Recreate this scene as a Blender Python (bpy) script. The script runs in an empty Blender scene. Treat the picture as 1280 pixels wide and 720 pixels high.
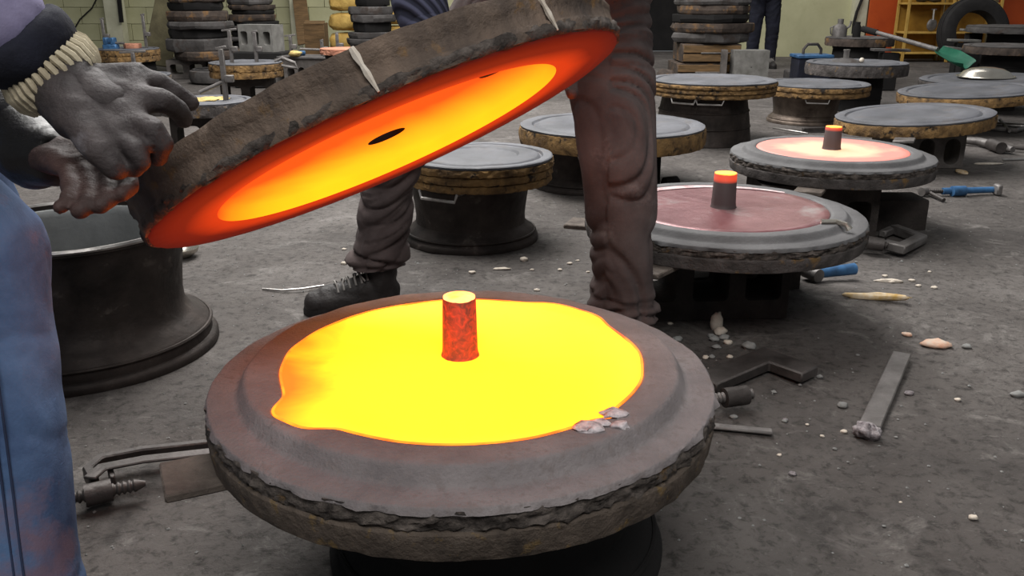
import bpy, bmesh, math, random
from math import sin, cos, pi, radians as rad
from mathutils import Vector as V, Matrix, noise, Quaternion

random.seed(7)
S = bpy.context.scene
C = S.collection

# ------------------------------------------------------------------ camera
FPX, PITCH, CAMH = 1100.0, rad(18.5), 0.9
cd = bpy.data.cameras.new('camera'); cam = bpy.data.objects.new('camera', cd); C.objects.link(cam)
cd.sensor_width = 36; cd.lens = FPX / 1280 * 36; cd.clip_start = .05; cd.clip_end = 100
cam.location = (0, 0, CAMH); cam.rotation_euler = (pi/2 - PITCH, 0, 0)
S.camera = cam

# ------------------------------------------------------------------ world, lights, exposure
w = bpy.data.worlds.new('world'); S.world = w; w.use_nodes = True
w.node_tree.nodes['Background'].inputs[0].default_value = (.93, .97, 1, 1)
w.node_tree.nodes['Background'].inputs[1].default_value = .15
def area(name, loc, sx, sy, power, rot=(0, 0, 0), col=(1, .98, .95)):
    l = bpy.data.lights.new(name, 'AREA'); l.shape = 'RECTANGLE'; l.size = sx; l.size_y = sy
    l.energy = power; l.color = col
    o = bpy.data.objects.new(name, l); C.objects.link(o); o.location = loc; o.rotation_euler = rot
    return o
area('skylight', (-.9, 5.6, 4.6), 3.0, 6.0, 640, (rad(-8), rad(-6), 0))
area('skylight_far', (1.5, 11.0, 4.4), 7.0, 2.6, 170)
area('fill_near', (.2, -1.6, 4.2), 3.0, 1.6, 135, (rad(32), 0, 0))  # unseen fill lamp added behind the camera to brighten surfaces facing it
S.view_settings.view_transform = 'Standard'; S.view_settings.look = 'None'
S.view_settings.exposure = 0.12; S.view_settings.gamma = 1.0; S.view_settings.use_curve_mapping = False

# ------------------------------------------------------------------ pixel helpers (1280x720 frame)
cp, sp = cos(PITCH), sin(PITCH)
def ray(x, y):
    a = (x - 640) / FPX; b = (360 - y) / FPX
    return V((a, cp + sp * b, -sp + cp * b))
def P(x, y, z=0.0):
    d = ray(x, y); t = (z - CAMH) / d.z
    return V((d.x * t, d.y * t, z))
def PY(x, y, Y):
    d = ray(x, y); t = Y / d.y
    return V((d.x * t, Y, CAMH + d.z * t))
def ppm(Y, z): return FPX / (Y * cp - (z - CAMH) * sp)       # pixels per metre there

# ------------------------------------------------------------------ materials
def lin(c):
    return tuple(((v/255) / 12.92 if v/255 <= .04045 else ((v/255 + .055) / 1.055) ** 2.4) for v in c)
def new_mat(name):
    m = bpy.data.materials.new(name); m.use_nodes = True
    nt = m.node_tree; b = nt.nodes['Principled BSDF']
    return m, nt, b
def ramp(nt, fac, stops):
    r = nt.nodes.new('ShaderNodeValToRGB'); e = r.color_ramp.elements
    while len(e) < len(stops): e.new(.5)
    for el, (p, c) in zip(e, stops):
        el.position = p; el.color = (*c, 1)
    nt.links.new(fac, r.inputs[0]); return r.outputs[0]
def tex(nt, scale, detail=6, rough=.6, dist=0, vec=None, sxyz=None):
    tc = nt.nodes.new('ShaderNodeTexCoord'); out = tc.outputs['Object']
    if sxyz:
        mp = nt.nodes.new('ShaderNodeMapping'); mp.inputs['Scale'].default_value = sxyz
        nt.links.new(out, mp.inputs[0]); out = mp.outputs[0]
    n = nt.nodes.new('ShaderNodeTexNoise'); n.inputs['Scale'].default_value = scale
    n.inputs['Detail'].default_value = detail; n.inputs['Roughness'].default_value = rough
    n.inputs['Distortion'].default_value = dist
    nt.links.new(out, n.inputs['Vector']); return n.outputs['Fac']
def mixc(nt, fac, a, b):
    m = nt.nodes.new('ShaderNodeMix'); m.data_type = 'RGBA'
    nt.links.new(fac, m.inputs[0])
    for s, k in ((a, 6), (b, 7)):
        if isinstance(s, tuple): m.inputs[k].default_value = (*s, 1)
        else: nt.links.new(s, m.inputs[k])
    return m.outputs[2]
def mat(name, c1, c2=None, scale=6, rough=.8, metal=0.0, bump=.3, bscale=40, c3=None, s3=14, t3=.62, sxyz=None, r2=None, spec=.35, bdist=.01):
    """two-tone noisy surface (+ optional third colour in patches) with a fine bump"""
    m, nt, b = new_mat(name)
    c1 = lin(c1); c2 = lin(c2) if c2 else tuple(v * .6 for v in c1)
    n = tex(nt, scale, 7, .62, .3, sxyz=sxyz)
    col = ramp(nt, n, [(.32, c2), (.68, c1)])
    if c3:
        n3 = tex(nt, s3, 6, .65)
        f3 = ramp(nt, n3, [(t3 - .05, (0, 0, 0)), (t3 + .05, (1, 1, 1))])
        col = mixc(nt, f3, col, lin(c3))
    nt.links.new(col, b.inputs['Base Color'])
    b.inputs['Metallic'].default_value = metal
    b.inputs['Specular IOR Level'].default_value = spec
    if r2 is not None:
        rr = ramp(nt, tex(nt, scale * 1.7, 5), [(.35, (rough,)*3), (.65, (r2,)*3)])
        nt.links.new(rr, b.inputs['Roughness'])
    else: b.inputs['Roughness'].default_value = rough
    if bump:
        bp = nt.nodes.new('ShaderNodeBump'); bp.inputs['Strength'].default_value = bump; bp.inputs['Distance'].default_value = bdist
        nt.links.new(tex(nt, bscale, 8, .65), bp.inputs['Height']); nt.links.new(bp.outputs[0], b.inputs['Normal'])
    return m

M = {}
M['sand'] = mat('mould_sand', (142, 135, 135), (110, 104, 105), 7, .82, bump=.5, bscale=150, r2=.62, c3=(124, 116, 115), s3=60, t3=.58)
M['sand2'] = mat('mould_sand_cool_grey', (98, 97, 98), (74, 73, 74), 5, .8, bump=.25, bscale=90, r2=.6)
M['sand_dark'] = mat('mould_sand_crumbled', (112, 103, 97), (46, 41, 38), 45, .95, bump=.8, bscale=120, c3=(118, 92, 58), s3=16, t3=.66)
M['flask'] = mat('flask_iron_burnt', (108, 96, 86), (54, 47, 42), 16, .7, .15, bump=.8, bscale=80, c3=(124, 102, 66), s3=34, t3=.64)
M['flask_lid'] = mat('flask_iron_lid', (132, 114, 100), (70, 61, 56), 13, .75, .1, bump=.8, bscale=60, c3=(136, 104, 64), s3=16, t3=.63, sxyz=(1, 1, .22))
M['flask_gold'] = mat('flask_rust_ochre', (158, 124, 78), (78, 60, 42), 13, .85, 0, bump=.9, bscale=60, c3=(40, 34, 30), s3=22, t3=.6)
M['flask_grey'] = mat('flask_rim_grey', (98, 92, 90), (54, 50, 48), 13, .85, 0, bump=.9, bscale=60, c3=(122, 96, 60), s3=15, t3=.64)
M['top_grey'] = mat('mould_top_grey', (98, 99, 105), (66, 67, 71), 4, .62, bump=.2, bscale=70, c3=(86, 84, 86), s3=9, t3=.60, spec=.4)
M['rim_dark'] = mat('wheel_rim_sooty_steel', (72, 64, 60), (36, 32, 30), 7, .5, .55, bump=.3, bscale=50, c3=(96, 88, 82), s3=14, t3=.66, r2=.75)
M['rim_grey'] = mat('wheel_rim_grey_inside', (130, 132, 132), (100, 102, 102), 5, .5, .2, bump=.2)
M['rim_steel'] = mat('wheel_rim_bare_steel', (120, 108, 98), (66, 56, 50), 8, .38, .7, bump=.3, r2=.6)
M['concrete'] = mat('hollow_block_concrete', (112, 106, 102), (74, 70, 68), 10, .95, bump=.6, bscale=110)
M['concrete_dark'] = mat('hollow_block_sooty', (66, 60, 57), (40, 36, 34), 10, .95, bump=.6, bscale=110)
M['concrete_light'] = mat('hollow_block_pale', (136, 134, 130), (100, 98, 94), 10, .95, bump=.5, bscale=110)
M['iron'] = mat('clamp_iron', (128, 124, 122), (86, 82, 80), 12, .5, .35, bump=.25, bscale=80)
M['iron_dark'] = mat('clamp_iron_dark', (88, 83, 81), (52, 48, 46), 12, .5, .4, bump=.25, bscale=80)
M['lug'] = mat('lug_sandy_iron', (112, 102, 94), (70, 62, 57), 16, .8, .1, bump=.7, bscale=70)
M['steel'] = mat('steel_rod', (188, 184, 180), (136, 132, 130), 14, .35, .8, bump=.1)
M['blue'] = mat('blue_paint', (66, 112, 158), (40, 66, 96), 14, .5, .1, bump=.2)
M['slag'] = mat('slag_lump', (190, 182, 184), (84, 76, 80), 60, .5, .2, bump=.8, bscale=90)
M['slag_bright'] = mat('slag_skin_silvery', (232, 224, 226), (150, 140, 144), 90, .4, .1, bump=.4, bscale=90)
M['pebble'] = mat('pebble_grey', (150, 150, 148), (112, 112, 110), 20, .9, bump=.3)
M['white_chip'] = mat('lime_white_chip', (226, 218, 206), (180, 166, 150), 20, .9, bump=.4)
M['pink_chip'] = mat('fired_clay_chip', (214, 160, 130), (196, 186, 172), 30, .9, bump=.4)
M['tan_chip'] = mat('ochre_chip', (196, 160, 96), (214, 200, 180), 30, .9, bump=.4)
M['wood'] = mat('board_wood', (128, 100, 68), (86, 68, 46), 6, .85, bump=.3, sxyz=(1, 8, 8))
M['olive'] = mat('board_olive', (104, 98, 74), (76, 70, 52), 6, .9, bump=.4)
M['slab'] = mat('stacked_slab', (92, 80, 72), (48, 42, 39), 7, .9, bump=.8, bscale=30, c3=(122, 92, 60), s3=8, t3=.6)
M['slab_grey'] = mat('stacked_slab_grey', (96, 93, 92), (60, 57, 56), 5, .9, bump=.6, bscale=30, c3=(70, 62, 58), s3=7, t3=.6)
M['wall'] = mat('wall_cream_paint', (196, 194, 158), (172, 170, 134), 1.6, .85, bump=.15, c3=(150, 146, 116), s3=3, t3=.68)
M['plaster'] = mat('pier_pale_plaster', (214, 212, 188), (180, 178, 152), 3, .9, bump=.2)
M['orange'] = mat('orange_paint', (196, 84, 34), (176, 70, 28), 3, .6, bump=.05)
M['yellow'] = mat('yellow_shelf_paint', (206, 168, 88), (170, 132, 60), 6, .6, bump=.1)
M['ochre'] = mat('shelf_back_ochre', (176, 134, 52), (136, 100, 36), 4, .7, bump=.1)
M['dark'] = mat('soot_shade_black', (30, 28, 28), (18, 17, 17), 5, .9, bump=.2)  # black things, and the painted shade of the foreground mould's stand
M['green'] = mat('green_shovel_paint', (46, 112, 88), (30, 84, 66), 6, .45, .1, bump=.1)
M['bowl'] = mat('spun_aluminium', (214, 208, 196), (184, 178, 168), 6, .25, .9, bump=.05)
M['bag'] = mat('yellow_sack', (206, 172, 96), (160, 126, 62), 5, .8, bump=.5, bscale=14, bdist=.03)
M['powder'] = mat('yellow_sand_heap', (206, 184, 120), (160, 136, 86), 30, .95, bump=.6)
M['rubber'] = mat('black_rubber', (40, 38, 38), (28, 26, 26), 10, .8, bump=.3)
M['plate_pink'] = mat('terracotta_plate', (196, 138, 112), (160, 108, 88), 6, .8, bump=.2)
M['trouser'] = mat('dusty_brown_trouser', (98, 86, 84), (66, 56, 55), 7, .92, bump=.35, bscale=130, c3=(112, 102, 100), s3=5, t3=.64, bdist=.004)
M['jeans'] = mat('blue_denim', (88, 116, 154), (50, 70, 104), 8, .92, bump=.35, bscale=220, c3=(104, 92, 110), s3=5, t3=.6, bdist=.003)
M['stitch'] = mat('jeans_seam', (44, 56, 84), (30, 40, 62), 8, .9, bump=.2)
M['boot'] = mat('black_boot_leather', (50, 46, 45), (30, 27, 26), 10, .55, bump=.4, bscale=60)
M['sole'] = mat('boot_sole', (34, 31, 30), (24, 22, 21), 10, .8, bump=.4)
M['lace'] = mat('boot_lace', (150, 146, 142), (100, 96, 92), 20, .8, bump=.3)
M['glove'] = mat('dark_glove', (74, 66, 66), (36, 32, 33), 9, .62, bump=.5, bscale=50, c3=(110, 106, 110), s3=9, t3=.66)
M['glove_black'] = mat('dark_brown_glove', (84, 62, 58), (48, 36, 34), 9, .6, bump=.5, bscale=50)
M['leather'] = mat('black_leather', (32, 31, 32), (20, 19, 20), 6, .36, bump=.25, bscale=9, bdist=.02)
M['navy'] = mat('navy_cloth', (30, 32, 46), (18, 19, 28), 10, .9, bump=.4)
M['lavender'] = mat('lavender_cloth', (150, 144, 176), (120, 114, 150), 6, .9, bump=.2)
M['skin'] = mat('skin', (176, 128, 104), (160, 112, 92), 10, .6, bump=.1)
M['hair'] = mat('black_hair', (26, 23, 22), (16, 14, 14), 30, .6, bump=.6)
M['eye'] = mat('eye_white', (225, 222, 216), (220, 216, 210), 3, .2, bump=0)

def knit(name, a, b, n, axis):
    m, nt, bs = new_mat(name)
    tc = nt.nodes.new('ShaderNodeTexCoord'); wv = nt.nodes.new('ShaderNodeTexWave')
    wv.bands_direction = axis; wv.inputs['Scale'].default_value = n; wv.inputs['Distortion'].default_value = .6
    nt.links.new(tc.outputs['Object'], wv.inputs[0])
    nt.links.new(ramp(nt, wv.outputs['Fac'], [(.3, lin(a)), (.7, lin(b))]), bs.inputs['Base Color'])
    bs.inputs['Roughness'].default_value = .95
    bp = nt.nodes.new('ShaderNodeBump'); bp.inputs['Strength'].default_value = .8; bp.inputs['Distance'].default_value = .01
    nt.links.new(wv.outputs['Fac'], bp.inputs['Height']); nt.links.new(bp.outputs[0], bs.inputs['Normal'])
    return m
M['knit_blue'] = knit('ribbed_navy_knit', (34, 36, 52), (78, 80, 102), 20, 'DIAGONAL')
M['cuff_knit'] = mat('cuff_cream_knit', (208, 198, 172), (160, 148, 126), 20, .95, bump=.4)

def hot(name, base, emit_lo, emit_hi, scale=3, lo=.35, hi=.65, rough=.6, dist=1.0, grad=None, sxyz=None):
    """incandescent surface: emission colour follows temperature (noise, plus an optional slope along an axis)"""
    m, nt, b = new_mat(name)
    b.inputs['Base Color'].default_value = (*base, 1); b.inputs['Roughness'].default_value = rough
    n = tex(nt, scale, 4, .5, dist, sxyz=sxyz)
    if grad:
        ax, g0, g1, wgt = grad
        tc = nt.nodes.new('ShaderNodeTexCoord'); sep = nt.nodes.new('ShaderNodeSeparateXYZ'); nt.links.new(tc.outputs['Object'], sep.inputs[0])
        src = sep.outputs[ax] if ax != 'R' else None
        if ax == 'R':
            le = nt.nodes.new('ShaderNodeVectorMath'); le.operation = 'LENGTH'
            mp = nt.nodes.new('ShaderNodeMapping'); mp.inputs['Scale'].default_value = (1, 1, 0)
            nt.links.new(tc.outputs['Object'], mp.inputs[0]); nt.links.new(mp.outputs[0], le.inputs[0]); src = le.outputs['Value']
        mr = nt.nodes.new('ShaderNodeMapRange'); mr.interpolation_type = 'SMOOTHSTEP'
        mr.inputs[1].default_value = g0; mr.inputs[2].default_value = g1
        nt.links.new(src, mr.inputs[0])
        mx = nt.nodes.new('ShaderNodeMix'); mx.inputs[0].default_value = wgt
        nt.links.new(n, mx.inputs[2]); nt.links.new(mr.outputs[0], mx.inputs[3]); n = mx.outputs[0]
    mr2 = nt.nodes.new('ShaderNodeMapRange'); mr2.inputs[1].default_value = lo; mr2.inputs[2].default_value = hi
    nt.links.new(n, mr2.inputs[0])
    mv = nt.nodes.new('ShaderNodeMix'); mv.data_type = 'VECTOR'
    nt.links.new(mr2.outputs[0], mv.inputs[0]); mv.inputs[4].default_value = emit_lo; mv.inputs[5].default_value = emit_hi
    nt.links.new(mv.outputs[1], b.inputs['Emission Color']); b.inputs['Emission Strength'].default_value = 1
    return m
M['molten'] = hot('molten_iron', (.05, .04, .04), (4.0, .26, .004), (6.0, .94, .012), 5, .22, .44, grad=(0, -.31, -.03, .55))
M['molten_edge'] = hot('molten_iron_chilled_edge', (.06, .04, .04), (1.4, .16, .01), (3.0, .55, .02), 12, .35, .65)
M['sprue_hot'] = hot('sprue_red_skin', (.10, .05, .04), (.04, .002, .001), (.62, .022, .002), 80, .38, .70)
M['sprue_tip'] = hot('sprue_tip_glow', (.2, .1, .05), (3.0, .8, .05), (3.2, 1.1, .4), 20, .2, .6)
M['sprue_cool'] = hot('sprue_cooling_skin', (.07, .05, .05), (0, 0, 0), (1.2, .08, .01), 3, .72, 1.0, grad=(2, .04, .085, .8))
M['tip_orange'] = hot('sprue_tip_orange', (.2, .1, .05), (2.2, .5, .02), (2.6, .8, .08), 20, .2, .6)
M['cast_pink'] = hot('casting_glowing_pink', (.30, .2, .18), (.62, .10, .06), (1.0, .52, .26), 6, .30, .52, .45, grad=('R', .29, .02, .55))
M['cast_cool'] = mat('casting_cooled_maroon', (150, 104, 106), (104, 58, 62), 5, .30, .35, bump=.15, bscale=50, c3=(150, 134, 134), s3=6, t3=.62, spec=.5)
M['highlight'] = mat('pale_pink_highlight', (226, 204, 204), (170, 128, 130), 26, .5, .1, bump=.3)  # pale tone painted for a bright reflection on the maroon casting
M['lid_face'] = hot('lid_face_heated_sand', (.12, .025, .017), (.05, .001, .0), (.50, .030, .002), 5, .35, .8, .9, grad=('R', .375, .28, .7))
M['lid_cavity'] = hot('lid_cavity_glowing_sand', (.22, .09, .05), (.9, .06, .002), (1.3, .66, .008), 3.2, .36, .86, .9, .6, sxyz=(1.6, .6, 1), grad=(1, -.32, .26, .68))

def floor_mat():
    m, nt, b = new_mat('floor_black_sand')
    n1 = tex(nt, 1.1, 9, .66, .6); c = ramp(nt, n1, [(.30, lin((66, 62, 60))), (.55, lin((92, 87, 84))), (.72, lin((118, 113, 110)))])
    n2 = tex(nt, 5.5, 8, .7, 1.2); f2 = ramp(nt, n2, [(.55, (0, 0, 0)), (.72, (.7, .7, .7))])
    c = mixc(nt, f2, c, lin((134, 129, 125)))
    n3 = tex(nt, 160, 3, .7); f3 = ramp(nt, n3, [(.66, (0, 0, 0)), (.74, (.6, .6, .6))])
    c = mixc(nt, f3, c, lin((140, 136, 132)))
    n5 = tex(nt, 2.4, 6, .7, .5); f5 = ramp(nt, n5, [(.58, (0, 0, 0)), (.70, (.75, .75, .75))])
    c = mixc(nt, f5, c, lin((42, 39, 37)))
    n6 = tex(nt, 38, 8, .75, .4); f6 = ramp(nt, n6, [(.36, (.75, .75, .75)), (.5, (0, 0, 0))]); c = mixc(nt, f6, c, lin((40, 37, 35)))
    n7 = tex(nt, 9, 9, .75, 2.0, sxyz=(1, 2.6, 1)); f7 = ramp(nt, n7, [(.60, (0, 0, 0)), (.72, (.5, .5, .5))]); c = mixc(nt, f7, c, lin((150, 145, 140)))
    nt.links.new(c, b.inputs['Base Color'])
    nt.links.new(ramp(nt, n2, [(.35, (.92,)*3), (.7, (.66,)*3)]), b.inputs['Roughness'])
    b.inputs['Specular IOR Level'].default_value = .3
    b1 = nt.nodes.new('ShaderNodeBump'); b1.inputs['Strength'].default_value = .55; b1.inputs['Distance'].default_value = .03
    nt.links.new(tex(nt, 14, 10, .72, .8), b1.inputs['Height'])
    b2 = nt.nodes.new('ShaderNodeBump'); b2.inputs['Strength'].default_value = .5; b2.inputs['Distance'].default_value = .006
    nt.links.new(tex(nt, 130, 4, .7), b2.inputs['Height']); nt.links.new(b1.outputs[0], b2.inputs['Normal'])
    nt.links.new(b2.outputs[0], b.inputs['Normal'])
    return m
M['floor'] = floor_mat()

# ------------------------------------------------------------------ geometry helpers
class MB:
    def __init__(s): s.v = []; s.f = []
    def add(s, vs, fs):
        k = len(s.v); s.v += [tuple(q) for q in vs]; s.f += [tuple(i + k for i in f) for f in fs]; return s
    def box(s, c, d, R=None):
        x, y, z = (q / 2 for q in d); c = V(c)
        vs = [V((a, b, e)) for a in (-x, x) for b in (-y, y) for e in (-z, z)]
        if R is not None: vs = [R @ q for q in vs]
        return s.add([c + q for q in vs], [(0, 1, 3, 2), (4, 6, 7, 5), (0, 4, 5, 1), (2, 3, 7, 6), (0, 2, 6, 4), (1, 5, 7, 3)])
    def bar(s, a, b, wd, ht, up=(0, 0, 1)):
        a, b = V(a), V(b); d = (b - a); L = d.length; d.normalize(); u = V(up); sd = d.cross(u).normalized(); u = sd.cross(d)
        R = Matrix((d, sd, u)).transposed()
        return s.box((a + b) / 2, (L, wd, ht), R)
    def tube(s, pts, r, n=10, cap=True):
        pts = [V(p) for p in pts]; rs = r if isinstance(r, (list, tuple)) else [r] * len(pts)
        rings = []; prev = None
        for i, p in enumerate(pts):
            t = (pts[min(i + 1, len(pts) - 1)] - pts[max(i - 1, 0)]).normalized()
            if prev is None:
                a = t.cross(V((0, 0, 1)));  a = a if a.length > .05 else t.cross(V((0, 1, 0)))
            else: a = prev - t * prev.dot(t)
            a.normalize(); b = t.cross(a); prev = a
            rings.append([p + (a * cos(2*pi*k/n) + b * sin(2*pi*k/n)) * rs[i] for k in range(n)])
        vs = [q for rg in rings for q in rg]; fs = []
        for i in range(len(pts) - 1):
            for k in range(n): fs.append((i*n + k, i*n + (k+1) % n, (i+1)*n + (k+1) % n, (i+1)*n + k))
        if cap: fs += [tuple(range(n))[::-1], tuple((len(pts)-1)*n + k for k in range(n))]
        return s.add(vs, fs)
    def sphere(s, c, r, n=12, m=8, sc=(1, 1, 1)):
        c = V(c); vs = [c + V((0, 0, r * sc[2]))]
        for i in range(1, m):
            th = pi * i / m
            for k in range(n):
                vs.append(c + V((r*sc[0]*sin(th)*cos(2*pi*k/n), r*sc[1]*sin(th)*sin(2*pi*k/n), r*sc[2]*cos(th))))
        vs.append(c - V((0, 0, r * sc[2]))); fs = []
        for k in range(n): fs.append((0, 1 + k, 1 + (k+1) % n))
        for i in range(m - 2):
            for k in range(n):
                a = 1 + i*n + k; b = 1 + i*n + (k+1) % n; fs.append((a, a + n, b + n, b))
        e = len(vs) - 1; q = 1 + (m-2)*n
        for k in range(n): fs.append((e, q + (k+1) % n, q + k))
        return s.add(vs, fs)
    def lathe(s, prof, n=64, c=(0, 0, 0), closed=False, fn=None, caps=True):
        """prof: (r, z); fn(i, theta, r, z) -> (r, z)"""
        c = V(c); vs = []; fs = []; m = len(prof)
        for i, (r, z) in enumerate(prof):
            for k in range(n):
                th = 2*pi*k/n; rr, zz = fn(i, th, r, z) if fn else (r, z)
                vs.append(c + V((rr*cos(th), rr*sin(th), zz)))
        rng = m if closed else m - 1
        for i in range(rng):
            j = (i + 1) % m
            for k in range(n): fs.append((i*n + k, i*n + (k+1) % n, j*n + (k+1) % n, j*n + k))
        if not closed and caps:
            if prof[0][0] > 1e-4: fs.append(tuple(range(n))[::-1])
            if prof[-1][0] > 1e-4: fs.append(tuple((m-1)*n + k for k in range(n)))
        return s.add(vs, fs)
    def mesh(s, name, bevel=0, seg=1, ang=40, flip=False):
        me = bpy.data.meshes.new(name); me.from_pydata(s.v, [], s.f)
        bm = bmesh.new(); bm.from_mesh(me)
        bmesh.ops.remove_doubles(bm, verts=bm.verts, dist=1e-5)
        bmesh.ops.recalc_face_normals(bm, faces=bm.faces)
        if bevel:
            es = [e for e in bm.edges if len(e.link_faces) == 2 and e.calc_face_angle(0) > rad(35)]
            bmesh.ops.bevel(bm, geom=es, offset=bevel, segments=seg, profile=.6, affect='EDGES', clamp_overlap=True)
        bm.to_mesh(me); bm.free()
        me.shade_smooth(); me.set_sharp_from_angle(angle=rad(ang))
        return me
    def build(s, name, m, parent=None, bevel=0, seg=1, ang=40, loc=None):
        return link(name, s.mesh(name, bevel, seg, ang), m, parent, loc)
def link(name, me, m, parent=None, loc=None):
    o = bpy.data.objects.new(name, me); C.objects.link(o)
    if m is not None and len(me.materials) == 0: me.materials.append(M[m] if isinstance(m, str) else m)
    if parent: o.parent = parent
    if loc is not None: o.location = loc
    return o
def tag(o, label, cat, group=None, kind=None):
    o['label'] = label; o['category'] = cat
    if group: o['group'] = group
    if kind: o['kind'] = kind
    return o
def thing(name, label, cat, loc=(0, 0, 0), rot=(0, 0, 0), group=None):
    o = bpy.data.objects.new(name, None); C.objects.link(o); o.empty_display_size = .05
    o.location = loc; o.rotation_euler = rot
    return tag(o, label, cat, group)
def struct(o): o['kind'] = 'structure'; return o
def nz(p, s=1.0): return noise.noise(V(p) * s)
def fbm(p, s=1.0, o=4): return noise.fractal(V(p) * s, 1.0, 2.0, o)
def ridge(p, s=1.0): return 1 - abs(noise.noise(V(p) * s)) * 2

def chain(mb, pts, n=14):
    """tapered capsule chain, pts = (x,y,z,r) in sequence"""
    for (a, b) in zip(pts[:-1], pts[1:]):
        A, B = V(a[:3]), V(b[:3]); ra, rb = a[3], b[3]
        mb.sphere(A, ra, n, 8); mb.tube([A, B], [ra, rb], n)
    mb.sphere(V(pts[-1][:3]), pts[-1][3], n, 8)
    return mb
def remesh(mb, name, voxel, smooth=4, disp=None, cut=None):
    me = bpy.data.meshes.new(name); me.from_pydata(mb.v, [], mb.f)
    o = bpy.data.objects.new(name, me); C.objects.link(o)
    md = o.modifiers.new('r', 'REMESH'); md.mode = 'VOXEL'; md.voxel_size = voxel
    if smooth:
        sm = o.modifiers.new('s', 'SMOOTH'); sm.factor = .5; sm.iterations = smooth
    dg = bpy.context.evaluated_depsgraph_get()
    out = bpy.data.meshes.new_from_object(o.evaluated_get(dg))
    bpy.data.objects.remove(o); out.name = name
    if disp:
        nrm = [v.normal.copy() for v in out.vertices]
        co = [v.co + nrm[i] * disp(v.co, nrm[i]) for i, v in enumerate(out.vertices)]
        for v, q in zip(out.vertices, co): v.co = q
    out.shade_smooth(); out.update()
    return out

# ------------------------------------------------------------------ floor and walls
def axis_pts(stops):
    out = []
    for a, b, st in stops:
        k = max(1, round((b - a) / st)); out += [a + (b - a) * i / k for i in range(k)]
    return out + [stops[-1][1]]
def floor_z(x, y):
    z = 0
    for (mx, my, rx, ry, h) in mounds:
        d = ((x - mx)/rx)**2 + ((y - my)/ry)**2
        z += h * math.exp(-d)
    fade = max(0, 1 - max(0, y - 3.5) / 2.5)
    return z + fade * .004 * fbm((x, y, 0), 7, 4) - .002
m1 = P(1060, 372); m2 = P(1075, 262); m3 = P(1150, 300)
mounds = [(m1.x, m1.y, .16, .13, .022), (m2.x, m2.y, .18, .12, .016), (m3.x + .1, m3.y, .22, .2, .012)]
xs = axis_pts([(-9, -2.2, .6), (-2.2, 2.6, .03), (2.6, 9, .6)]); ys = axis_pts([(-2, .6, .4), (.6, 4.6, .03), (4.6, 15, .5)])
fm = MB(); fm.v = [(x, y, floor_z(x, y)) for y in ys for x in xs]
nx = len(xs)
fm.f = [(j*nx + i, j*nx + i + 1, (j+1)*nx + i + 1, (j+1)*nx + i) for j in range(len(ys) - 1) for i in range(nx - 1)]
fo = fm.build('floor', 'floor', ang=180); struct(fo)

WY = 13.6
wl = struct(MB().box((-4.5, WY + .15, 1.6), (10.0, .22, 3.2)).build('wall_back', 'wall'))
# painted block courses standing proud of the wall (instances of one mesh)
bme = MB().box((0, 0, 0), (.474, .05, .230)).mesh('wall_block', .004); bme.materials.append(M['wall'])
for r in range(7):
    for k in range(21):
        x = -9.0 + k * .48 + (.24 if r % 2 else 0)
        if x > .2: continue
        o = bpy.data.objects.new('wall_block', bme); C.objects.link(o); o.parent = wl
        o.location = (x, WY + .02 + random.uniform(-.004, .004), .12 + r * .235)
wr = struct(MB().box((6.2, WY + .15, 1.6), (5.6, .22, 3.2)).build('wall_back_right', 'wall'))
bay = struct(MB().box((1.95, WY + 1.6, 1.6), (3.6, .2, 3.2)).build('wall_recess', 'dark'))
MB().box((.5, WY + .9, 1.6), (.1, 1.4, 3.2)).build('recess_jamb', 'dark', bay)
MB().box((3.45, WY + .9, 1.6), (.1, 1.4, 3.2)).build('recess_jamb', 'dark', bay)
# plaster pier left and post
def pier(x0, x1, Y, name):
    a = PY(x0, 30, Y).x; b = PY(x1, 30, Y).x
    return struct(MB().box(((a + b)/2, Y + .1, 1.6), (b - a, .2, 3.2)).build(name, 'plaster', bevel=.01))
pier(132, 152, WY - .25, 'trim_1'); pier(363, 377, WY - .25, 'trim_2'); pier(1066, 1083, WY - .1, 'trim_3')

# ------------------------------------------------------------------ hollow block
def hollow_mesh(L, Dp, Hh, holes, hw, hh, rr=.25, name='hollow_block'):
    """block lying with its holes facing -Y; base at z=0"""
    bm = bmesh.new(); loops = []
    def loop(pts):
        vs = [bm.verts.new((x, -Dp/2, z)) for x, z in pts]
        for i in range(len(vs)): bm.edges.new((vs[i], vs[(i+1) % len(vs)]))
        loops.append(vs)
    loop([(-L/2, 0), (L/2, 0), (L/2, Hh), (-L/2, Hh)])
    for i in range(holes):
        cx = -L/2 + L * (i + .5) / holes; r = min(hw, hh) * rr; pts = []
        for (sx, sz, a0) in ((1, 1, 0), (-1, 1, 90), (-1, -1, 180), (1, -1, 270)):
            for q in range(4):
                a = rad(a0 + q * 30)
                pts.append((cx + sx*(hw/2 - r) + r*cos(a), Hh/2 + sz*(hh/2 - r) + r*sin(a)))
        loop(pts)
    bmesh.ops.triangle_fill(bm, edges=bm.edges[:], use_beauty=True)
    fr = bm.faces[:]; mp = {}
    for v in list(bm.verts): mp[v] = bm.verts.new((v.co.x, Dp/2, v.co.z))
    for f in fr: bm.faces.new([mp[v] for v in reversed(f.verts)])
    for lp in loops:
        for i in range(len(lp)):
            a, b = lp[i], lp[(i+1) % len(lp)]; bm.faces.new((a, b, mp[b], mp[a]))
    bmesh.ops.recalc_face_normals(bm, faces=bm.faces)
    me = bpy.data.meshes.new(name); bm.to_mesh(me); bm.free()
    me.shade_smooth(); me.set_sharp_from_angle(angle=rad(30)); return me
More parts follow.
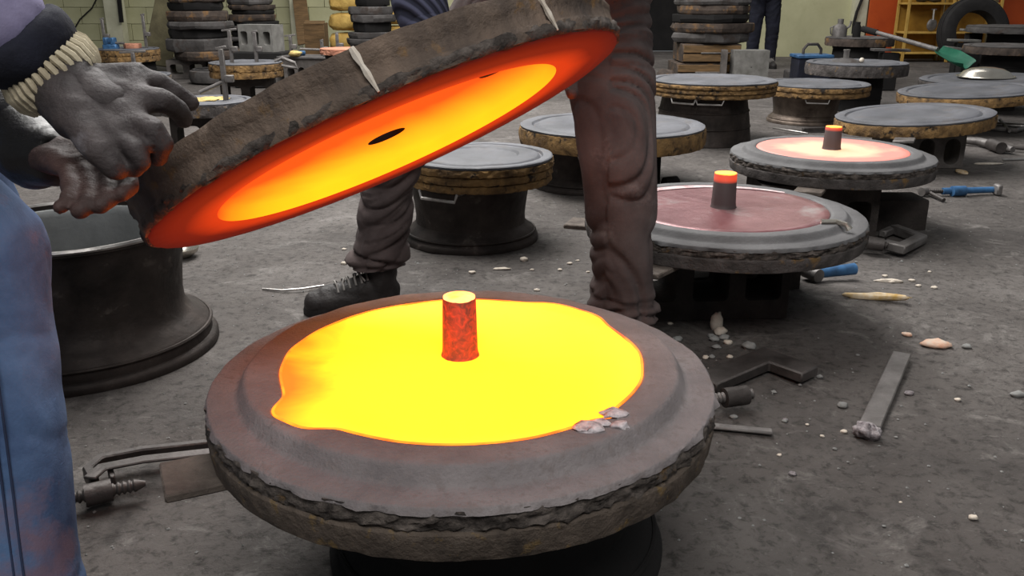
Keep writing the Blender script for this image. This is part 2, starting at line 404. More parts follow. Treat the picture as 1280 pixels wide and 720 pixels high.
def hollow_block(loc, rz, label, mt='concrete', L=.4, Dp=.2, Hh=.2, holes=3, hw=.09, hh=.11, rr=.25, group=None, rot=None):
    o = link('hollow_block', hollow_mesh(L, Dp, Hh, holes, hw, hh, rr), mt)
    o.location = loc; o.rotation_euler = rot or (0, 0, rz)
    return tag(o, label, 'concrete block', group)

# ------------------------------------------------------------------ wheel rims used as stands
def wheel_rim(loc, rb, rt, h, label, mt='rim_dark', inner=None, rz=0, waist=.8, n=64):
    t = thing('wheel_rim', label, 'wheel rim', loc, (0, 0, rz))
    rw = rb * waist; th = .010
    outer = [(rb, .0), (rb, .012), (rb*.985, .02), (rb*.955, .026), (rb*.945, h*.15), (rb*.93, h*.18), (rw*1.08, h*.24), (rw*1.01, h*.31), (rw, h*.42),
             (rw*1.02, h*.6), (rw + (rt - rw)*.45, h*.78), (rt*.965, h*.9), (rt*.985, h*.955), (rt, h*.965), (rt, h)]
    inn = [(r - th, z if 0 < i < len(outer) - 1 else z) for i, (r, z) in enumerate(outer)][::-1]
    MB().lathe(outer, n).v
    b = MB(); b.lathe(outer + inn, n, closed=True); b.build('barrel', mt, t, ang=35)
    if inner:
        pr = [(r - th - .001, z) for r, z in outer[5:-1]]
        m2 = MB(); m2.lathe(pr + [(r - .002, z) for r, z in pr[::-1]], n, closed=True); m2.build('inner_face', inner, t)
    # rolled lips
    m3 = MB(); m3.tube([(rt*cos(a), rt*sin(a), h) for a in [2*pi*k/n for k in range(n + 1)]], .006, 6, False); m3.build('lip', mt if not inner else 'steel', t)
    m4 = MB(); m4.tube([(rb*.95*cos(a), rb*.95*sin(a), h*.16) for a in [2*pi*k/n for k in range(n + 1)]], .005, 6, False); m4.build('bead', mt, t)
    return t
def drum(loc, rb, rt, h, label, mt='rim_dark'):
    t = thing('drum_stand', label, 'drum', loc)
    MB().lathe([(rb, 0), (rb, h*.03), (rb*.985, h*.06), (rt + (rb-rt)*.5, h*.5), (rt*.99, h*.93), (rt*1.02, h*.95), (rt*1.02, h), (rt*.9, h)], 48).build('shell', mt, t, ang=30)
    for zz in (.35, .68):
        r = rb + (rt - rb)*zz
        MB().tube([(r*cos(a), r*sin(a), h*zz) for a in [2*pi*k/48 for k in range(49)]], .005, 6, False).build('hoop', mt, t)
    return t

# ------------------------------------------------------------------ closed / open moulds
def crumble(seed, amp, s=26):
    def fn(i, th, r, z):
        p = (cos(th)*r*s, sin(th)*r*s, z*s*1.6 + seed)
        return (r + amp * (fbm(p, 1, 4) ), z + amp*.35 * nz(p, 1.3))
    return fn
def lug(root, ang, r, z, wd=.10, ln=.10, th=.014, m='iron'):
    """flat ear of the bottom plate, used for clamping"""
    d = V((cos(ang), sin(ang), 0)); c = d * (r + ln*.25) + V((0, 0, z))
    R = Matrix.Rotation(ang, 3, 'Z')
    return MB().box(c, (ln*1.5, wd, th), R).build('lug', m, root, bevel=.003)
def rod_handle(root, ang, r, z, wd=.16, drop=.025, m='steel'):
    d = V((cos(ang), sin(ang), 0)); t = V((-d.y, d.x, 0))
    pts = [d*(r - .05) + t*wd/2, d*(r + .01) + t*wd/2, d*(r + .012) + t*(wd/2 - .008) - V((0, 0, drop)), d*(r + .012) - t*(wd/2 - .008) - V((0, 0, drop)), d*(r + .01) - t*wd/2, d*(r - .05) - t*wd/2]
    return MB().tube([p + V((0, 0, z)) for p in pts], .006, 8).build('handle', m, root)
def closed_mould(loc, R, label, th=.08, rot=(0, 0, 0), band='flask_gold', layers=2, lugs=(), handles=(), n=128, seed=0, group=None, dish=.55, top='top_grey'):
    """mould seen closed: sand top with a dished centre, crusty layered rim. origin at underside centre"""
    t = thing('casting_mould', label, 'mould', loc, rot, group)
    z0 = th
    prof = [(R*.985, z0 - .012), (R*.990, z0 - .004), (R*.975, z0 - .001), (R*.90, z0), (R*.865, z0 - .002), (R*.845, z0 - .010), (R*.83, z0 - .011), (R*.80, z0 - .003), (R*.78, z0), (R*dish, z0 + .001), (R*dish*.94, z0 - .005), (R*.2, z0 - .006), (0.0, z0 - .006)]
    def fn(i, th_, r, z):
        q = fbm((cos(th_)*r*9, sin(th_)*r*9, seed), 1, 3)
        return (r*(1 + (.006*q if i < 3 else 0)), z + .002*q)
    MB().lathe(prof, n, fn=fn).build('sand_top', top, t, ang=30)
    hh = (th - .012) / layers
    for k in range(layers):
        a = k*hh; b = a + hh
        r0 = R * (1 - .012*(layers - 1 - k))
        pr = [(r0*.80, a + .001), (r0*.975, a + .001), (r0*.99, a + .003), (r0*.998, a + hh*.25), (r0, a + hh*.5), (r0*.998, a + hh*.78), (r0*.992, b - .002), (r0*.96, b)]
        MB().lathe(pr, n + 64, fn=crumble(seed + k*7.3, .007, 55)).build('flask_band', band, t, ang=35)
    for a in lugs: lug(t, a, R, .004)
    for a in handles: rod_handle(t, a, R*.9, -.002)
    return t

def open_mould(loc, R, label, th, ring, r_in, bump_fn, lugs, n=256, seed=0, band='flask', sandm='sand', crumb=.008):
    """lower mould half: iron flask ring, crumbly joint, flat shelf, raised sand ring around the casting. origin at underside"""
    t = thing('open_mould', label, 'mould', loc)
    b0 = th * .56
    MB().lathe([(R*.80, .001), (R*.975, .001), (R*.982, .003), (R*.985, .007), (R*.990, b0*.5), (R*.994, b0 - .007), (R*.993, b0 - .003), (R*.985, b0), (R*.95, b0 + .001)], n, fn=crumble(seed, .0022, 30)).build('flask_band', band, t, ang=30)
    pr = []
    for i in range(9):
        f = i / 8; pr.append((R*(.975 + .013*sin(pi*(.15 + .75*f))), b0 - .001 + (th - b0 - .004)*f))
    MB().lathe([(R*.80, b0 - .001)] + pr + [(R*.95, th - .004)], n, fn=lambda i, th_, r, z: (r + (crumb*1.0*(fbm((cos(th_)*R*75, sin(th_)*R*75, z*110 + seed), 1, 5) + .5*nz((cos(th_)*R*25, sin(th_)*R*25, z*40), 1)) if 0 < i < 10 else 0), z + (crumb*.4*nz((cos(th_)*R*30, sin(th_)*R*30, z*50), 1) if 0 < i < 9 else 0))).build('crumbled_joint', 'sand_dark', t, ang=70)
    rs = R*.855; rh = ring
    def fn(i, th_, r, z):
        q = fbm((cos(th_)*r*14, sin(th_)*r*14, seed + 3), 1, 3)
        if i == 0: return (r + crumb*.8*fbm((cos(th_)*R*38, sin(th_)*R*38, seed), 1, 4), z)
        if i >= 9: r = bump_fn(th_, r)
        return (r + .0015*q, z + .0010*q)
    prof = [(R*.992, th - .010), (R*.986, th - .002), (R*.980, th), (rs + .014, th + .0005), (rs + .009, th + .002), (rs + .006, th + .006), (rs - .001, th + rh - .006), (rs - .004, th + rh - .002), (rs - .009, th + rh), (r_in + .010, th + rh), (r_in + .003, th + rh - .0005), (r_in - .001, th + rh - .004), (r_in - .002, th + rh - .016), (r_in*.5, th + rh - .016), (0, th + rh - .016)]
    MB().lathe(prof, n, fn=fn).build('sand_bed', sandm, t, ang=50)
    for a in lugs: lug(t, a, R*.95, -.006, wd=.10, ln=.085, m='lug')
    return t
def casting(loc, r_in, bump_fn, label, face, skin, tip, sr=.026, sh=.082, n=192, edge=None, off=(0, 0)):
    t = thing('casting', label, 'casting', loc)
    def fn(i, th_, r, z):
        if i <= 2: r = bump_fn(th_, r)
        return (r, z + (.0008*fbm((cos(th_)*r*20, sin(th_)*r*20, 0), 1, 3) if i > 1 else 0))
    MB().lathe([(r_in - .003, -.014), (r_in - .0015, -.003), (r_in - .004, 0), (r_in*.9, -.001), (r_in*.6, -.002), (r_in*.3, -.001), (0, -.001)], n, fn=fn).build('disc', face, t, ang=60)
    if edge: MB().lathe([(r_in - .0015, -.004), (r_in - .0005, .0008), (r_in - .0035, .0012), (r_in - .006, -.002)], n, fn=lambda i, th_, r, z: (bump_fn(th_, R_IN) - (r_in - r), z), caps=False).build('chilled_edge', edge, t, ang=60)
    s = MB().lathe([(sr*1.12, -.003), (sr*1.03, .004), (sr, .012), (sr*.93, sh - .004), (sr*.88, sh - .0015)], 40, (off[0], off[1], 0), fn=lambda i, a, r, z: (r*(1 + .03*nz((cos(a)*3, sin(a)*3, z*60), 1)), z)).build('sprue', skin, t)
    MB().lathe([(sr*.90, sh - .003), (sr*.9, sh), (sr*.7, sh + .001), (0, sh + .0015)], 40, (off[0], off[1], 0)).build('sprue_tip', tip, s)
    return t

RM = .396
# --- the mould just opened
MC = V((-.077, 1.287, 0)); ZT = .328; TH = .078
def gauss(th, a, wd): d = (th - a + pi) % (2*pi) - pi; return math.exp(-(d/wd)**2)
zc = ZT + .026
def ang_r(px, py): q = P(px, py, zc) - V((MC.x, MC.y, zc)); return math.atan2(q.y, q.x), q.length
aA, rA = ang_r(334, 512); aA2, rA2 = ang_r(392, 533); aB, rB = ang_r(738, 396); aG, rG = ang_r(770, 522)
R_IN = .284
def sgauss(th, a, wd, p=4): d = (th - a + pi) % (2*pi) - pi; return math.exp(-abs(d/wd)**p)
aB0, _ = ang_r(676, 376); aB1, rB1 = ang_r(750, 400)
def bump_main(th, r):
    if r < .1: return r
    mid = (aA + aA2)/2; hw_ = abs(aA - aA2)/2
    k = ((rA - R_IN)*.5 + (rA2 - R_IN)*.5 + .004) * sgauss(th, mid, hw_ + .05, 4) + (rA - rA2)*.4*gauss(th, aA, .12)
    k += (max(.010, rB1 - R_IN) + .010) * sgauss(th, (aB0 + aB1)/2, abs(aB0 - aB1)/2 + .03, 4) + .012 * gauss(th, aG, .06) + .0025*noise.noise(V((cos(th)*4, sin(th)*4, 2)))
    return r + k * max(0, min(1, (r - .15) / (R_IN - .16)))
mm = open_mould((MC.x, MC.y, ZT - TH), RM, 'large open sand mould in the foreground holding the bright yellow molten disc', TH, .026, R_IN, bump_main, [rad(205)], n=320, seed=1.7)
ct = casting((MC.x, MC.y, zc - .002), R_IN, bump_main, 'glowing yellow molten iron disc with a red-hot central sprue in the foreground mould', 'molten', 'sprue_hot', 'sprue_tip', sr=.0280, sh=.098, n=256, edge='molten_edge', off=(-.006, .018))
# frozen slag at the gate
for k, (x, y, s) in enumerate([(735, 535, .016), (766, 517, .014), (752, 528, .011), (774, 531, .012)]):
    q = P(x, y, zc + .002) - V((MC.x, MC.y, zc - .002))
    l = MB().sphere(q, s, 14, 9, (1.25, .8, .32))
    me = l.mesh('slag_crust')
    for v in me.vertices: v.co += V((nz(v.co, 90), nz(v.co + V((5, 0, 0)), 90), .6*nz(v.co + V((9, 0, 0)), 90))) * s * .6
    link('slag_crust', me, 'slag_bright', ct)
wheel_rim((MC.x + .05, MC.y + .03, 0), .285, .27, ZT - TH - .003, 'wheel rim blackened as shade under the foreground mould', 'dark')  # stand widened and coloured black to paint in the shadow below the mould

# --- the two moulds behind on the right
C2 = V((.605, 2.464, 0)); Z2 = .306; T2 = .066
nobump = lambda th, r: r
b2 = lambda th, r: r + (.012*gauss(th, rad(-38), .08) if r > .2 else 0)
open_mould((C2.x, C2.y, Z2 - T2), RM, 'open sand mould on a concrete block holding the dull maroon cooled casting', T2, .018, .292, b2, [rad(-128), rad(160)], n=256, seed=5.1, band='flask_grey', sandm='sand2')
c2o = casting((C2.x, C2.y, Z2 + .018 - .002), .292, b2, 'cooled maroon iron disc with a dark sprue glowing only at its tip', 'cast_cool', 'sprue_cool', 'tip_orange', sr=.034, sh=.098)
cr = MB(); K_ = 60  # pale crescent painted in for the reflection along the casting's back edge
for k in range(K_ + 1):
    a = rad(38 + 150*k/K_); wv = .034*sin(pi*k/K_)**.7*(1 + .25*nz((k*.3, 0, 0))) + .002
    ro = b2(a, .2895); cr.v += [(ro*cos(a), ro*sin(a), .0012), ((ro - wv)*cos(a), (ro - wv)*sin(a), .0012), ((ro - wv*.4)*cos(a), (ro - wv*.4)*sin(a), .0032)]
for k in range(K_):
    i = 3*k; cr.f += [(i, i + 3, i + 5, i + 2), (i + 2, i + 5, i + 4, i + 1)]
cr.build('highlight_crescent', 'highlight', c2o)
m = MB(); m.tube([P(1026, 277, Z2+.024), P(1045, 277, Z2+.024), P(1058, 281, Z2 + .022), P(1062, 287, Z2 + .010)], [.006, .007, .007, .010], 8)
o = m.build('metal_spill', 'bowl'); tag(o, 'thin bright spill of metal on the rim of the maroon casting mould', 'metal spill')
C3 = V((1.276, 3.51, 0)); Z3 = .295; T3 = .070
open_mould((C3.x, C3.y, Z3 - T3), RM, 'open sand mould holding the pink glowing casting', T3, .020, .292, nobump, [rad(-118)], n=256, seed=9.4, band='flask_grey', sandm='sand2')
casting((C3.x, C3.y, Z3 + .018), .292, nobump, 'pink and cream glowing iron disc with a small sprue with a lit tip', 'cast_pink', 'sprue_cool', 'tip_orange', sr=.034, sh=.088)
hollow_block((C2.x - .04, C2.y + .03, 0), rad(4), 'sooty hollow block with three square openings under the maroon casting mould', 'concrete_dark', L=.46, Dp=.2, Hh=Z2 - T2 - .014, holes=3, hw=.105, hh=.11, rr=.15)
hollow_block((C2.x + .10, C2.y + .27, 0), rad(8), 'dark hollow block standing behind the three-hole block under the maroon casting mould', 'concrete_dark', L=.4, Dp=.2, Hh=Z2 - T2 - .014, holes=2, hw=.13, hh=.11, rr=.15)
hollow_block((C3.x - .10, C3.y - .10, 0), rad(-3), 'dark hollow block under the pink glowing mould', 'concrete_dark', L=.44, Dp=.3, Hh=Z3 - T3 - .014, holes=3, hw=.09, hh=.1)
o = MB().box((C3.x + .27, C3.y - .04, .065), (.20, .16, .13)).build('brick_lump', 'concrete_dark', bevel=.012, seg=2); tag(o, 'sooty broken brick beside the block under the pink glowing mould', 'brick')

# ------------------------------------------------------------------ the lifted lid
LC = V((-.191, 1.399, .666)); LN = V((-.41, .239, .88)).normalized(); LT = .068
def lid():
    t = thing('mould_half', 'lifted round mould lid tilted to show its glowing red and orange underside', 'mould', LC)
    t.rotation_mode = 'QUATERNION'; t.rotation_quaternion = V((0, 0, 1)).rotation_difference(LN)
    n = 256
    # iron flask round the rim
    MB().lathe([(RM*.965, .003), (RM*.992, .004), (RM*.998, .010), (RM, LT*.3), (RM*.99, LT*.36), (RM*.992, LT*.62), (RM*1.0, LT*.68), (RM*.992, LT*.96), (RM*.96, LT), (RM*.72, LT - .002), (RM*.70, LT - .010), (.03, LT - .010)], n, fn=crumble(3.3, .004, 16), caps=False).build('flask', 'flask_lid', t, ang=60)
    MB().lathe([(RM*.95, .002), (RM*.988, .003), (RM*.999, .008), (RM*1.003, .013), (RM*.998, .019), (RM*.97, .021)], n, fn=crumble(8.1, .006, 60), caps=False).build('crumbled_joint', 'sand_dark', t, ang=60)
    # lower face with ledge and rounded cavity
    rc = .283
    MB().lathe([(RM*.986, .005), (RM*.980, .0005), (RM*.9, -.001), (rc + .02, .0), (rc + .004, .003)], n, fn=lambda i, a, r, z: (r + (.002*fbm((cos(a)*9, sin(a)*9, 2), 1, 4) if i < 2 else 0), z), caps=False).build('sand_face', 'lid_face', t, ang=60)
    MB().lathe([(rc + .004, .003), (rc, .008), (rc - .006, .016), (rc - .02, .020), (.1, .022), (.032, .021)], n, caps=False).build('cavity', 'lid_cavity', t, ang=60)
    MB().lathe([(.032, .021), (.030, .04), (.028, LT - .010)], 40, caps=False).build('sprue_hole', 'dark', t)
    # vent near the far right of the cavity
    q = t.rotation_quaternion.inverted() @ (lid_hit(640, 92) - LC); q *= min(1, .245 / math.hypot(q.x, q.y))
    MB().lathe([(.024, .0205), (.022, .0165), (0.0, .017)], 24, (q.x, q.y, 0)).build('vent', 'dark', t)
    # pale drips down the rim
    for px, py, wd in ((452, 92, .008), (712, 25, .007)):
        q = t.rotation_quaternion.inverted() @ (lid_rim_hit(px, py) - LC); a = math.atan2(q.y, q.x)
        pts = [((RM + .002)*cos(a + .02*k/5), (RM + .002)*sin(a + .02*k/5), LT*(.95 - .85*k/5)) for k in range(6)]
        MB().tube(pts, [wd*.5, wd*.7, wd*.4, wd*.6, wd*.4, wd*.2], 6).build('drip', 'white_chip', t)
    return t
def lid_hit(px, py):
    d = ray(px, py); o = V((0, 0, CAMH)); k = (LC - o).dot(LN) / d.dot(LN); return o + d*k
def lid_rim_hit(px, py):
    d = ray(px, py); return V((0, 0, CAMH)) + d * 1.08
lid()

# ------------------------------------------------------------------ other closed moulds with their stands
def place(cx, cy, Y): return PY(cx, cy, Y)
def mould_on(px, py, Y, wpx, label, **k):
    q = PY(px, py, Y); R = wpx / ppm(Y, q.z) / 2; th = k.pop('th', .08)
    closed_mould((q.x, q.y, q.z - th), R, label, th=th, **k)
    return q, R, q.z - th
# A: behind the lifted lid, on a wheel rim
q, R, zb = mould_on(597, 192, 3.32, 190, 'closed mould with cracked brown layered rim on a sooty rim between the workers legs', th=.10, layers=3, seed=2.2, band='flask_gold', handles=(rad(-120),))
wheel_rim((q.x - .03, q.y, 0), .262, .232, zb - .002, 'sooty wheel rim under the closed mould between the workers legs', 'rim_dark', waist=.80)
# B: behind the standing leg
q, R, zb = mould_on(765, 154, 4.3, 232, 'wide closed mould with ochre rim behind the standing worker', th=.095, layers=1, seed=4.4, handles=(rad(-105),))
wheel_rim((q.x - .13, q.y, 0), .25, .22, zb - .002, 'grey wheel rim under the wide mould behind the standing worker', 'rim_dark', waist=.82)
m = MB().box((q.x + .18, q.y, (zb - .002)/2), (.10, .22, zb - .004)).build('iron_prop', 'dark', bevel=.006); tag(m, 'black iron prop under the wide mould behind the standing worker', 'prop')
# C
q, R, zb = mould_on(890, 98, 5.7, 160, 'closed mould with thin gilt edges on a dark drum', th=.095, layers=3, seed=6.1, handles=(rad(-103), rad(-128)))
drum((q.x - .04, q.y, 0), .31, .27, zb - .002, 'broad dark drum under the mould with thin gilt edges')
# D
q, R, zb = mould_on(1020, 103, 6.6, 130, 'closed mould with ochre edge on a bare steel wheel rim', th=.085, layers=2, seed=8.6, handles=(rad(-105),))
wheel_rim((q.x - .06, q.y, 0), .27, .25, zb - .002, 'bare steel wheel rim with ribs under the ochre-edged mould', 'rim_steel', waist=.84)
# E
q, R, zb = mould_on(1143, 141, 4.9, 186, 'slanting closed mould with ochre rim on an arched block behind the pink glowing mould', th=.075, layers=1, seed=11.2, rot=(0, rad(-4.5), 0), lugs=(rad(-118),))
hollow_block((q.x + .02, q.y - .05, 0), rad(2), 'hollow block with arched openings under the slanting mould behind the pink glowing mould', 'concrete', L=.42, Dp=.22, Hh=zb - .026, holes=3, hw=.085, hh=.14, rr=.45)
# F
q, R, zb = mould_on(1212, 111, 6.2, 166, 'slanting closed mould with ochre rim below the steel bowl', th=.075, layers=1, seed=13.5, rot=(0, rad(-4), 0))
hollow_block((q.x + .02, q.y + .18, 0), rad(-4), 'dark hollow block under the slanting mould below the steel bowl', 'concrete_dark', L=.4, Dp=.2, Hh=zb - .024, holes=2, hw=.13, hh=.12)
# G
q, R, zb = mould_on(1236, 97, 7.3, 160, 'flat grey mould carrying the shiny steel bowl', th=.06, layers=1, seed=15.8, band='flask_grey', rot=(0, rad(-2), 0))
hollow_block((q.x, q.y, 0), rad(6), 'dark hollow block under the mould carrying the steel bowl', 'concrete_dark', L=.4, Dp=.2, Hh=zb - .016, holes=2, hw=.13, hh=.12)
b = thing('steel_bowl', 'shiny spun metal bowl turned upside down on the grey mould', 'bowl', (q.x - .0, q.y + .05, zb + .06))
MB().lathe([(.215, 0), (.215, .006), (.20, .012), (.17, .045), (.12, .068), (.06, .078), (0, .08)], 48).build('shell', 'bowl', b)
MB().tube([(.213*cos(a), .213*sin(a), .006) for a in [2*pi*k/48 for k in range(49)]], .007, 6, False).build('rim', 'bowl', b)
# H with pouring cup
q, R, zb = mould_on(1071, 77, 7.3, 122, 'closed mould with a pouring cup on top, on a black drum', th=.10, layers=1, seed=17.1, band='flask_grey')
drum((q.x + .02, q.y, 0), .20, .20, zb - .002, 'black drum under the mould with the pouring cup', 'dark')
u = thing('pouring_cup', 'grey pouring cup and stem standing on the mould over the black drum', 'pouring cup', (q.x - .09, q.y, zb + .09))
MB().lathe([(.12, 0), (.10, .02), (.05, .035), (.022, .04)], 32).build('base', 'slab_grey', u)
MB().lathe([(.022, .03), (.022, .09), (.026, .095), (.026, .105), (.0, .105)], 20).build('stem', 'steel', u)
o = MB().sphere((q.x + .02, q.y - .05, zb + .115), .02, 12, 8).build('iron_ball', 'white_chip'); tag(o, 'small pale knob lying beside the pouring cup', 'knob')
# more moulds in the back
q, R, zb = mould_on(1075, 46, 9.6, 82, 'dark mould on a black drum before the cream wall', th=.09, layers=1, seed=19.9, band='slab', top='slab_grey')
drum((q.x, q.y, 0), .28, .26, zb - .002, 'black drum under the dark mould before the cream wall', 'dark')
jq = V((q.x - .22, q.y, zb + .08))
u = thing('oil_can', 'dark metal can with a spout standing on the dark mould', 'can', jq)
MB().lathe([(.075, 0), (.075, .09), (.06, .12), (.03, .14), (.03, .19), (.0, .19)], 24).build('body', 'iron', u)
MB().tube([(.05, 0, .08), (.10, 0, .12), (.11, 0, .17)], .012, 8).build('spout', 'iron', u)
MB().tube([(-.06, 0, .12), (-.10, 0, .10), (-.09, 0, .04), (-.07, 0, .03)], .008, 8).build('handle', 'iron', u)
u = thing('steel_flask', 'short black bottle standing beside the metal can', 'bottle', jq + V((.18, 0, 0)))
MB().lathe([(.04, 0), (.04, .11), (.028, .13), (.028, .16), (0, .16)], 20).build('body', 'dark', u)
q, R, zb = mould_on(1265, 56, 8.6, 110, 'rusty topped mould on a dark drum in front of the yellow shelf', th=.08, layers=1, seed=21.9, band='slab', top='slab_grey')
drum((q.x, q.y, 0), .26, .24, zb - .002, 'dark drum under the rusty topped mould near the yellow shelf', 'dark')
q, R, zb = mould_on(1270, 32, 10.6, 112, 'dark grey mould on a tall drum in front of the orange panel', th=.08, layers=1, seed=23.9, band='slab_grey', top='slab_grey')
drum((q.x, q.y, 0), .3, .28, zb - .002, 'tall dark drum in front of the orange panel', 'dark')

# large empty rim beside the jeans
wheel_rim((-1.14, 2.2, 0), .335, .285, .335, 'tall empty wheel rim with grey inside beside the crouching workers jeans', 'rim_dark', inner='rim_grey', waist=.76, n=80)
u = thing('scrap_dish', 'small bright dish rim lying behind the tall empty wheel rim', 'dish', P(222, 326, 0) + V((0, .05, 0)))
MB().lathe([(.03, 0), (.055, .02), (.06, .035), (.055, .034), (.028, .004), (0, .004)], 28).build('shell', 'bowl', u)

# ------------------------------------------------------------------ clamps and bars on the floor
def polybar(pts, wd, ht, name, m, parent, bevel=.003):
    """flat bar of rectangular section along a polyline lying level (mitred corners)"""
    pts = [V(p) for p in pts]; n = len(pts); L = []; Rr = []
    for i, p in enumerate(pts):
        d0 = (p - pts[i-1]).normalized() if i else (pts[1] - p).normalized()
        d1 = (pts[i+1] - p).normalized() if i < n - 1 else d0
        n0 = V((-d0.y, d0.x, 0)); n1 = V((-d1.y, d1.x, 0)); b = (n0 + n1).normalized(); k = wd/2 / max(.4, b.dot(n0))
        L.append(p + b*k); Rr.append(p - b*k)
    up = V((0, 0, ht)); mb = MB(); vs = []
    for i in range(n): vs += [L[i], Rr[i], Rr[i] + up, L[i] + up]
    fs = [(0, 1, 2, 3), (4*n-4, 4*n-1, 4*n-2, 4*n-3)]
    for i in range(n - 1):
        for k in range(4): fs.append((4*i + k, 4*i + (k+1) % 4, 4*i + 4 + (k+1) % 4, 4*i + 4 + k))
    return mb.add(vs, fs).build(name, m, parent, bevel=bevel)
def screw(a, b, r, name, m, parent, turns=None, n=14):
    a, b = V(a), V(b); L = (b - a).length; turns = turns or int(L / (r*.7)); pts = []; rs = []
    k = turns * 4
    for i in range(k + 1):
        pts.append(a.lerp(b, i/k)); rs.append(r * (1 if i % 4 in (0, 1) else .74))
    return MB().tube(pts, rs, n).build(name, m, parent, ang=60)
# left clamp, jaw and screw by the jeans
base = P(140, 600, 0)
u = thing('g_clamp', 'black iron clamp with a threaded screw lying left of the foreground mould', 'clamp', base)
L = lambda x, y, z=.0: P(x, y, z) - base
polybar([L(270, 566, .018), L(180, 576, .018), L(128, 586, .018), L(112, 600, .018), L(120, 614, .018)], .018, .03, 'frame', 'iron_dark', u)
polybar([L(270, 566, .048), L(180, 576, .048), L(128, 586, .048), L(112, 600, .048)], .026, .006, 'flange', 'iron_dark', u, .002)
MB().bar(L(138, 590, .03), L(142, 604, .03), .010, .028).build('rib', 'iron_dark', u, .002)
MB().tube([L(106, 620, .03), L(140, 612, .03)], .021, 20).build('boss', 'iron_dark', u)
screw(L(84, 624, .03), L(168, 607, .03), .0125, 'screw', 'iron_dark', u)
MB().tube([L(168, 607, .03), L(182, 604, .03)], [.0125, .005], 14).build('screw_point', 'iron_dark', u)
# right clamp beside the mould: elbow frame and threaded boss
base = P(955, 470, 0)
u = thing('g_clamp', 'dark elbow clamp frame lying right of the foreground mould with a threaded bolt', 'clamp', base)
L = lambda x, y, z=.0: P(x, y, z) - base
polybar([L(880, 487, .004), L(956, 455, .004), L(1012, 475, .004)], .072, .028, 'frame', 'iron_dark', u, .004)
screw(L(880, 500, .034), L(940, 492, .034), .0125, 'screw', 'iron', u)
MB().tube([L(905, 497.5, .034), L(933, 493.5, .034)], .0225, 24).build('boss', 'iron_dark', u)
# flat bar by the mould
def flatbar(pts, wd, ht, m, label, cat='bar', name='flat_bar'):
    b = V(pts[0]).lerp(V(pts[-1]), .5); b.z = 0
    o = polybar([V(p) - b for p in pts], wd, ht, name, m, None); o.location = b
    return tag(o, label, cat)
flatbar([P(872, 533, .003), P(966, 542, .003)], .022, .008, 'iron', 'short flat iron bar lying beside the threaded bolt')
# slag bar
base = P(1108, 495, 0)
u = thing('slag_skimmer', 'flat steel skimming bar with a crust of slag on its end', 'bar', base)
polybar([P(1127, 444, .010) - base, P(1087, 535, .003) - base], .046, .009, 'blade', 'iron', u)
me = MB().sphere((0, 0, 0), .03, 24, 16, (1.0, .75, .55)).mesh('slag')
for v in me.vertices: v.co += v.co.normalized() * .011 * fbm(v.co, 60, 4)
link('slag_tip', me, 'slag', u, P(1086, 539, .014) - base)
# c clamp on the mould with the maroon casting
base = P(1128, 300, 0)
u = thing('c_clamp', 'grey forged clamp lying open beside the maroon casting mould', 'clamp', base)
L = lambda x, y, z=.0: P(x, y, z) - base
polybar([L(1098, 292, .012), L(1116, 291, .012), L(1150, 304, .012), L(1126, 316, .012), L(1104, 311, .012)][1:], .042, .034, 'frame', 'iron', u, .005)
polybar([L(1116, 291, .012), L(1102, 297, .012)], .03, .028, 'jaw', 'iron', u, .005)
MB().tube([L(1084, 303, .045), L(1104, 306, .040)], .024, 20).build('boss', 'iron_dark', u)
screw(L(1074, 301, .045), L(1110, 307, .04), .013, 'screw', 'iron_dark', u)
# blue clamp
base = P(1200, 240, 0)
u = thing('screw_clamp', 'blue screw clamp with black crossbar lying on the floor right of the pink glowing mould', 'clamp', base)
L = lambda x, y, z=.0: P(x, y, z) - base
MB().tube([L(1178, 239, .022), L(1246, 237, .022)], [.016, .014], 14).build('body', 'blue', u)
MB().tube([L(1190, 239, .024), L(1206, 238.5, .024)], .024, 16).build('collar', 'blue', u)
screw(L(1155, 238.5, .022), L(1192, 239, .022), .012, 'screw', 'iron_dark', u)
MB().tube([L(1153, 236, .02), L(1180, 250, .010)], .0085, 10).build('handle', 'iron_dark', u)
MB().tube([L(1152, 240, .02), L(1158, 239, .02)], .02, 14).build('head', 'iron', u)
MB().box(L(1247, 237, .026), (.026, .05, .05)).build('jaw', 'iron', u, .006)
# clamp further right
base = P(1235, 182, 0)
u = thing('screw_clamp', 'dark screw clamp with a bent arm lying by the right-hand moulds', 'clamp', base)
L = lambda x, y, z=.0: P(x, y, z) - base
MB().tube([L(1201, 175, .03), L(1224, 177, .03), L(1244, 182, .03), L(1266, 187, .03)], [.02, .026, .026, .018], 12).build('frame', 'iron', u)
MB().tube([L(1238, 180, .035), L(1252, 185, .035)], .034, 14).build('boss', 'iron_dark', u)
MB().tube([L(1258, 183, .03), L(1280, 186, .02)], .010, 10).build('handle', 'iron_dark', u)
base = P(1262, 158, 0)
u = thing('screw_clamp', 'pale steel clamp with crossed bars lying near the slanting mould', 'clamp', base)
L = lambda x, y, z=.0: P(x, y, z) - base
MB().tube([L(1236, 155, .03), L(1282, 158, .03)], .018, 12).build('body', 'steel', u)
MB().tube([L(1240, 160, .02), L(1270, 163, .02), L(1285, 159, .02)], .016, 10).build('arm', 'iron', u)
MB().tube([L(1250, 150, .045), L(1262, 164, .02)], .010, 10).build('handle', 'iron', u)
